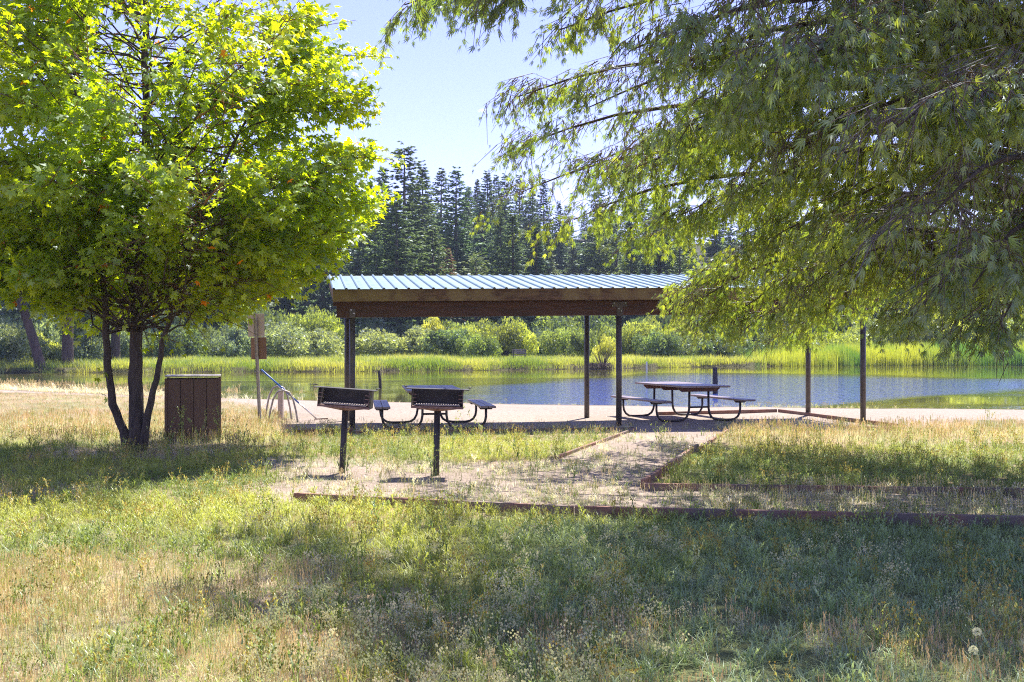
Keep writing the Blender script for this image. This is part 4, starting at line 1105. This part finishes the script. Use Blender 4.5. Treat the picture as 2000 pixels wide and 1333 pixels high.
def scatter(name, tpls, X, Y, scale, tint, mat, kind="stuff", label=None, zoff=-.012, cat=None):
    r = np.random.default_rng(abs(hash(name)) % 1000 if False else sum(map(ord, name)))
    n = len(X); which = r.integers(0, len(tpls), n); Zg = ground_z(X, Y) + zoff
    Vs = []; Fs = []; Cs = []; off = 0
    for k, (V, F, Cc) in enumerate(tpls):
        m = which == k; c = int(m.sum())
        if not c: continue
        a = r.uniform(0, 2 * math.pi, c); s = scale[m]; ca, sa = np.cos(a), np.sin(a)
        x = V[None, :, 0] * ca[:, None] - V[None, :, 1] * sa[:, None]; y = V[None, :, 0] * sa[:, None] + V[None, :, 1] * ca[:, None]
        P = np.stack([x * s[:, None] + X[m][:, None], y * s[:, None] + Y[m][:, None], V[None, :, 2] * s[:, None] + Zg[m][:, None]], -1)
        Vs.append(P.reshape(-1, 3)); Fs.append((F[None] + (np.arange(c) * len(V))[:, None, None] + off).reshape(-1, 4)); off += c * len(V)
        Cs.append((tint[m][:, None, :] * Cc[None]).reshape(-1, 3))
    V = np.concatenate(Vs).astype(np.float32); F = np.concatenate(Fs); Cc = np.concatenate(Cs)
    print(name, n, "tufts", len(F), "quads")
    o = npmesh(name, V, F, mat, np.clip(Cc, 0, 1)); return tag(o, label, cat, kind=kind)

def cand(n, y0, y1, k=.56, seed=0, pw=1.0):
    """candidate points, uniform over the wedge of ground in front of the camera"""
    r = np.random.default_rng(900 + seed); f = r.random(n)
    Y = np.sqrt(y0 ** 2 + f * (y1 ** 2 - y0 ** 2)) if pw == 1 else y0 + (y1 - y0) * f
    X = (r.random(n) * 2 - 1) * (Y * k + .6)
    return X, Y, r
def lerp(a, b, t): return np.array(a) * (1 - t[:, None]) + np.array(b) * t[:, None]

STRAW1, STRAW2 = (.38, .33, .235), (.58, .53, .42)
GRN1, GRN2 = (.125, .165, .04), (.30, .31, .07)
BLUEG = (.21, .26, .13)

def fields(X, Y):
    z = zones(X, Y); u, v = z['u'], z['v']; n1 = fbm(X, Y, 51, 4, .55); n2 = fbm(X, Y, 52, 4, 1.6)
    # greenness of the sward
    G = .0 * u
    G = np.maximum(G, sstep(.32, .55, n1 + .16 * sstep(880, 940, v) - .30 * sstep(1040, 1140, v) * sstep(900, 550, u) - .35 * sstep(850, 790, v)) * sstep(835, 880, v))
    G = np.maximum(G, .95 * sstep(875, 900, v) * sstep(1300, 1330, u))                     # right lawn in the shade
    G = np.maximum(G, sstep(1000, 1025, v) * sstep(750, 950, u) * sstep(.28, .5, n1 + .25 - .22 * sstep(1120, 1220, v)))
    G = np.maximum(G, sstep(848, 858, v) * sstep(898, 888, v) * sstep(600, 660, u) * sstep(1240, 1200, u) * sstep(.3, .5, n2 + .1))
    G = G * (1 - sstep(880, 860, v) * sstep(1380, 1420, u))                                 # dry strip before the right posts
    G = G * (1 - .45 * sstep(1130, 1260, v) * sstep(1000, 1300, u) * sstep(.4, .6, n2))
    G = np.where((u < 420) & (v < 872), G * .35, G)
    bare = np.clip(np.maximum(z['gravel'], 0) + z['sand'], 0, 1)
    return z, u, v, n1, n2, np.clip(G, 0, 1), bare

def grass():
    # 1 dry fine grass
    tD = [t_tuft(s, 13, .17, .0045, .055, (.1, .9)) for s in range(4)] + [t_seed(s + 10, 7, .26, .05, hc=(.82, .72, .60)) for s in range(5)]
    X, Y, r = cand(76000, 4.3, 33, seed=1)
    X2, Y2, _ = cand(34000, 4.3, 9.5, seed=11); X = np.concatenate([X, X2]); Y = np.concatenate([Y, Y2])
    z, u, v, n1, n2, G, bare = fields(X, Y)
    p = (1 - G) * (1 - bare) * np.interp(Y, [4, 8, 16, 33], [1, 1, .75, .45]) * (.45 + .9 * n2)
    p = np.where(Y > near_shore(X) - 1.2, 0, p)
    p = np.where((v < 838) & (u > 560), 0, p)
    k = r.random(len(X)) < p; X, Y, n1k, n2k = X[k], Y[k], n1[k], n2[k]; uu, vv = u[k], v[k]
    sc = r.uniform(.5, 1.0, len(X)) * (.75 + .3 * (uu < 560) * (vv < 880) + .35 * sstep(1400, 1450, uu) * (vv < 885))
    pink = sstep(.35, .65, fbm(X, Y, 61, 3, .4))
    T = lerp(STRAW1, STRAW2, r.random(len(X))); gmx = (r.random(len(X)) < .34)[:, None]; T = np.where(gmx, T * np.array([.62, .82, .45]), T) * lerp((1, 1, 1), (1.0, .92, .90), pink); sc = sc * np.where((X < -3) & (Y > 22), .6, 1) * np.where(vv > 960, r.uniform(.5, .95, len(X)), 1); T = T * r.uniform(.8, 1.15, (len(X), 1))
    scatter("dry_grass", tD, X, Y, sc, T, M_grass)
    # 2 green grass
    tG = [t_tuft(s + 30, 15, .15, .0075, .05, (.3, 1.5)) for s in range(4)] + [t_tuft(s + 35, 11, .20, .010, .03, (.4, 1.8)) for s in range(3)] + [t_weed(s + 50, .2, 4, .06, 0, (1, 1, 1)) for s in range(2)]
    X, Y, r = cand(80000, 4.3, 25, seed=2)
    z, u, v, n1, n2, G, bare = fields(X, Y)
    p = (G * .95 + .10) * (1 - bare) * np.interp(Y, [4, 8, 16, 33], [1, 1, .8, .4]) * (.5 + .9 * n2)
    p = np.where((v < 838), p * .12, p); p = np.where((v < 838) & (u > 560), 0, p)
    k = r.random(len(X)) < p; X, Y = X[k], Y[k]; uu, vv = u[k], v[k]
    sc = r.uniform(.45, 1.0, len(X)) * np.interp(vv, [850, 1000, 1333], [.75, .9, .95])
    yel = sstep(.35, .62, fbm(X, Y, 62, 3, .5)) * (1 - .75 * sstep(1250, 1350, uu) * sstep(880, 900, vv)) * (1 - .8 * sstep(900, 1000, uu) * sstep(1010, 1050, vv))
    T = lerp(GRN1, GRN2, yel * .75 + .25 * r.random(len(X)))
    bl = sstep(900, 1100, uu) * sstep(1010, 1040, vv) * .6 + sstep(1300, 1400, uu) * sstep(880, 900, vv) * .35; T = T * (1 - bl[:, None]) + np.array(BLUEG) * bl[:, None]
    T = T * r.uniform(.8, 1.25, (len(X), 1))
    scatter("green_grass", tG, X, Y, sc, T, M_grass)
    # 3 sparse weeds on gravel
    X, Y, r = cand(42000, 8.5, 20.5, seed=3)
    z, u, v, n1, n2, G, bare = fields(X, Y)
    p = z['gravel'] * (1 - z['sand']) * sstep(.36, .62, n2 + .12 * (v > 958)) * (v > 850) * .30 + z['strip'] * sstep(1250, 1400, u) * .6 + z['pad'] * sstep(.42, .6, n1) * .22
    p = np.maximum(p, z['shel'] * sstep(830, 840, v) * (u < 1240) * .25 + z['shel'] * sstep(822, 834, v) * (u > 1400) * .3)
    k = r.random(len(X)) < p; X, Y = X[k], Y[k]
    T = lerp(GRN1, STRAW2, r.random(len(X)) ** 1.5) * r.uniform(.9, 1.2, (len(X), 1))
    scatter("gravel_weeds", tG + tD[4:], X, Y, r.uniform(.35, .8, len(X)), T, M_grass)
    # 4 grey cudweed with pale heads, foreground centre
    tC = [t_weed(s + 70, .2, 5, .022, 2, (1.5, 1.45, 1.3), .04) for s in range(4)]
    X, Y, r = cand(9000, 4.3, 8.6, seed=4)
    u, v = pxy(X, Y); n1 = fbm(X, Y, 71, 4, .8)
    p = sstep(450, 720, u + (n1 - .5) * 500) * sstep(1450, 1150, u + (n1 - .5) * 400) * sstep(1100, 1230, v + (n1 - .5) * 200) * .16 + .015
    k = r.random(len(X)) < p; X, Y = X[k], Y[k]
    T = lerp((.17, .19, .13), (.30, .28, .22), r.random(len(X)))
    scatter("cudweed", tC, X, Y, r.uniform(.6, 1.05, len(X)), T, M_grass)
    # 5 small leafy herbs mixed through
    tW = [t_weed(s + 90, .26, 4, .05, 1, (.9, .68, .5), .03) for s in range(4)]
    X, Y, r = cand(9000, 4.6, 19, seed=5)
    z, u, v, n1, n2, G, bare = fields(X, Y)
    p = (1 - bare) * (.10 + .35 * sstep(.5, .65, n2)) * (v > 850)
    k = r.random(len(X)) < p; X, Y = X[k], Y[k]
    T = lerp((.12, .17, .05), (.34, .30, .10), r.random(len(X)))
    scatter("low_herbs", tW, X, Y, r.uniform(.6, 1.15, len(X)), T, M_grass)
    # 6 far bank grass
    tF = [t_tuft(s + 110, 26, .62, .032, .30, (.1, .7)) for s in range(4)]
    r = np.random.default_rng(66); X = r.uniform(-75, 75, 26000); yf = far_shore(X); Y = yf + r.random(26000) ** 1.3 * 24 + .1
    k = (r.random(26000) < np.interp(X, [-40, -32, -27], [.25, .35, 1])) & (np.abs(X / Y) < .62); X, Y = X[k], Y[k]
    n1 = fbm(X, Y * .6, 67, 4, .35)
    T = lerp((.10, .15, .03), (.30, .29, .10), sstep(.35, .65, n1) * .7 + .3 * r.random(len(X)))
    scatter("bank_grass", tF, X, Y, r.uniform(.4, 1.15, len(X)) * (.45 + 1.1 * fbm(X, Y, 167, 3, .8)), T, M_reed)
    # 7 reeds at the right
    tR = [t_tuft(s + 120, 16, 1.9, .045, .28, (.02, .22), .3) for s in range(4)]
    X = np.random.default_rng(68).uniform(20, 62, 4200); r = np.random.default_rng(69); Y = far_shore(X) + r.random(4200) * 5 - .4
    den = sstep(20, 27, X); k = r.random(4200) < den; X, Y = X[k], Y[k]
    T = lerp((.09, .17, .05), (.28, .29, .06), sstep(.35, .6, fbm(X, Y, 70, 3, .3)))
    scatter("reeds", tR, X, Y, r.uniform(.7, 1.08, len(X)) * np.interp(X, [20, 30, 50], [.7, .95, 1.05]), T, M_reed, zoff=-.1)
    # 8 sprouts along the near waterline
    X = np.random.default_rng(72).uniform(-26, 15, 2600); r = np.random.default_rng(73); Y = near_shore(X) - r.random(2600) * 1.6 + .4
    k = r.random(2600) < (.06 + .8 * sstep(-8, -14, X) + .5 * sstep(5.5, 7, X) * sstep(12, 10, X)); X, Y = X[k], Y[k]
    T = np.where((X < -5)[:, None], lerp(STRAW1, STRAW2, r.random(len(X))), lerp(GRN2, STRAW1, r.random(len(X))))
    scatter("shore_grass", tD + tG, X, Y, np.where(X < -5, r.uniform(1.2, 2.0, len(X)), r.uniform(.5, .9, len(X))), T, M_grass)
grass()

# tall weeds that stand out one by one
def tall_weed(x, y, h, label, seed, tint=(.16, .20, .07), fc=(2.2, 1.9, 1.2), n=5, leaf=.07):
    p = px(x, y); V, F, Cc = t_weed(seed, h, n, leaf, 1, fc, .03)
    t = npmesh("tall_weed", V, F, M_grass, np.clip(Cc * np.array(tint), 0, 1)); t.location = (p.x, p.y, -.01)
    tag(t, label, "weed", "tall weeds")
for i, a in enumerate([(352, 872, 1.0, "tall yellowish chicory-like weed in front of the cabinet's left side"), (392, 880, .8, "bushy weed in front of the cabinet's middle"), (425, 872, .85, "branching weed at the cabinet's right corner"),
        (236, 912, .55, "leafy weed at the left foot of the maple"), (330, 892, .6, "pale weed between the maple and the cabinet"), (470, 880, .55, "weed right of the cabinet in the dry grass"),
        (676, 930, .55, "weed growing against the left grill post"), (850, 940, .6, "weed twining round the second grill post"), (955, 905, .95, "thin tall stalk right of the second grill"),
        (880, 890, .9, "thin tall stalk just behind the second grill"), (1045, 935, .5, "leafy weed on the gravel left of the path"), (1120, 940, .45, "small weed in the middle of the gravel"),
        (730, 1045, .42, "dark leafy stalk at the lawn edge below the grills"), (1700, 1060, .5, "pale branching weed over the reddish board"), (775, 905, .7, "airy stalk between the two grills"),
        (1285, 862, .35, "reddish weed on the path by the shelter"), (1930, 830, .5, "green sprig on the beach at the far right")]):
    tall_weed(*a, 500 + i)
# white flower heads lower right
def queen_anne(x, y, h, label, seed, rad=.022):
    r = random.Random(seed); p = px(x, y)
    def b(add):
        add(blade(r, h, .006, .15, 0, 0, 1.0, 3), (.14, .2, .08))
        tx, ty, tz = math.cos(1) * .15 * h, math.sin(1) * .15 * h, h * .95
        for k in range(70):
            a = r.uniform(0, 6.3); cz = r.uniform(-.8, 1); q = rad * .8 * math.sqrt(1 - cz * cz)
            add(quadx((tx + math.cos(a) * q, ty + math.sin(a) * q, tz + rad * .8 * cz), .0045, .0045), (.4, .39, .33))
    V, F, Cc = tpl(b); t = npmesh("wildflower", V, F, M_grass, Cc); t.location = (p.x, p.y, 0); tag(t, label, "flower", "white wildflowers")
for i, a in enumerate([(1905, 1362, .3, "larger white round flower head near the lower right corner"), (1898, 1385, .26, "second white flower head just under the largest one")]):
    queen_anne(*a, 700 + i)

# ------------------------------------------------------------------ haze
def haze():
    mb = MB(); mb.box((0, 560, 60), (4400, 5260, 150)); m, nt, out = new_mat("thin_air")
    v = N(nt, "ShaderNodeVolumePrincipled"); v.inputs["Color"].default_value = (.62, .76, 1.0, 1); v.inputs["Density"].default_value = .00028; v.inputs["Anisotropy"].default_value = .2
    nt.links.new(v.outputs[0], out.inputs["Volume"])
    o = mb.build("haze", m); tag(o, kind="stuff")
HAZE = True
if HAZE: haze()
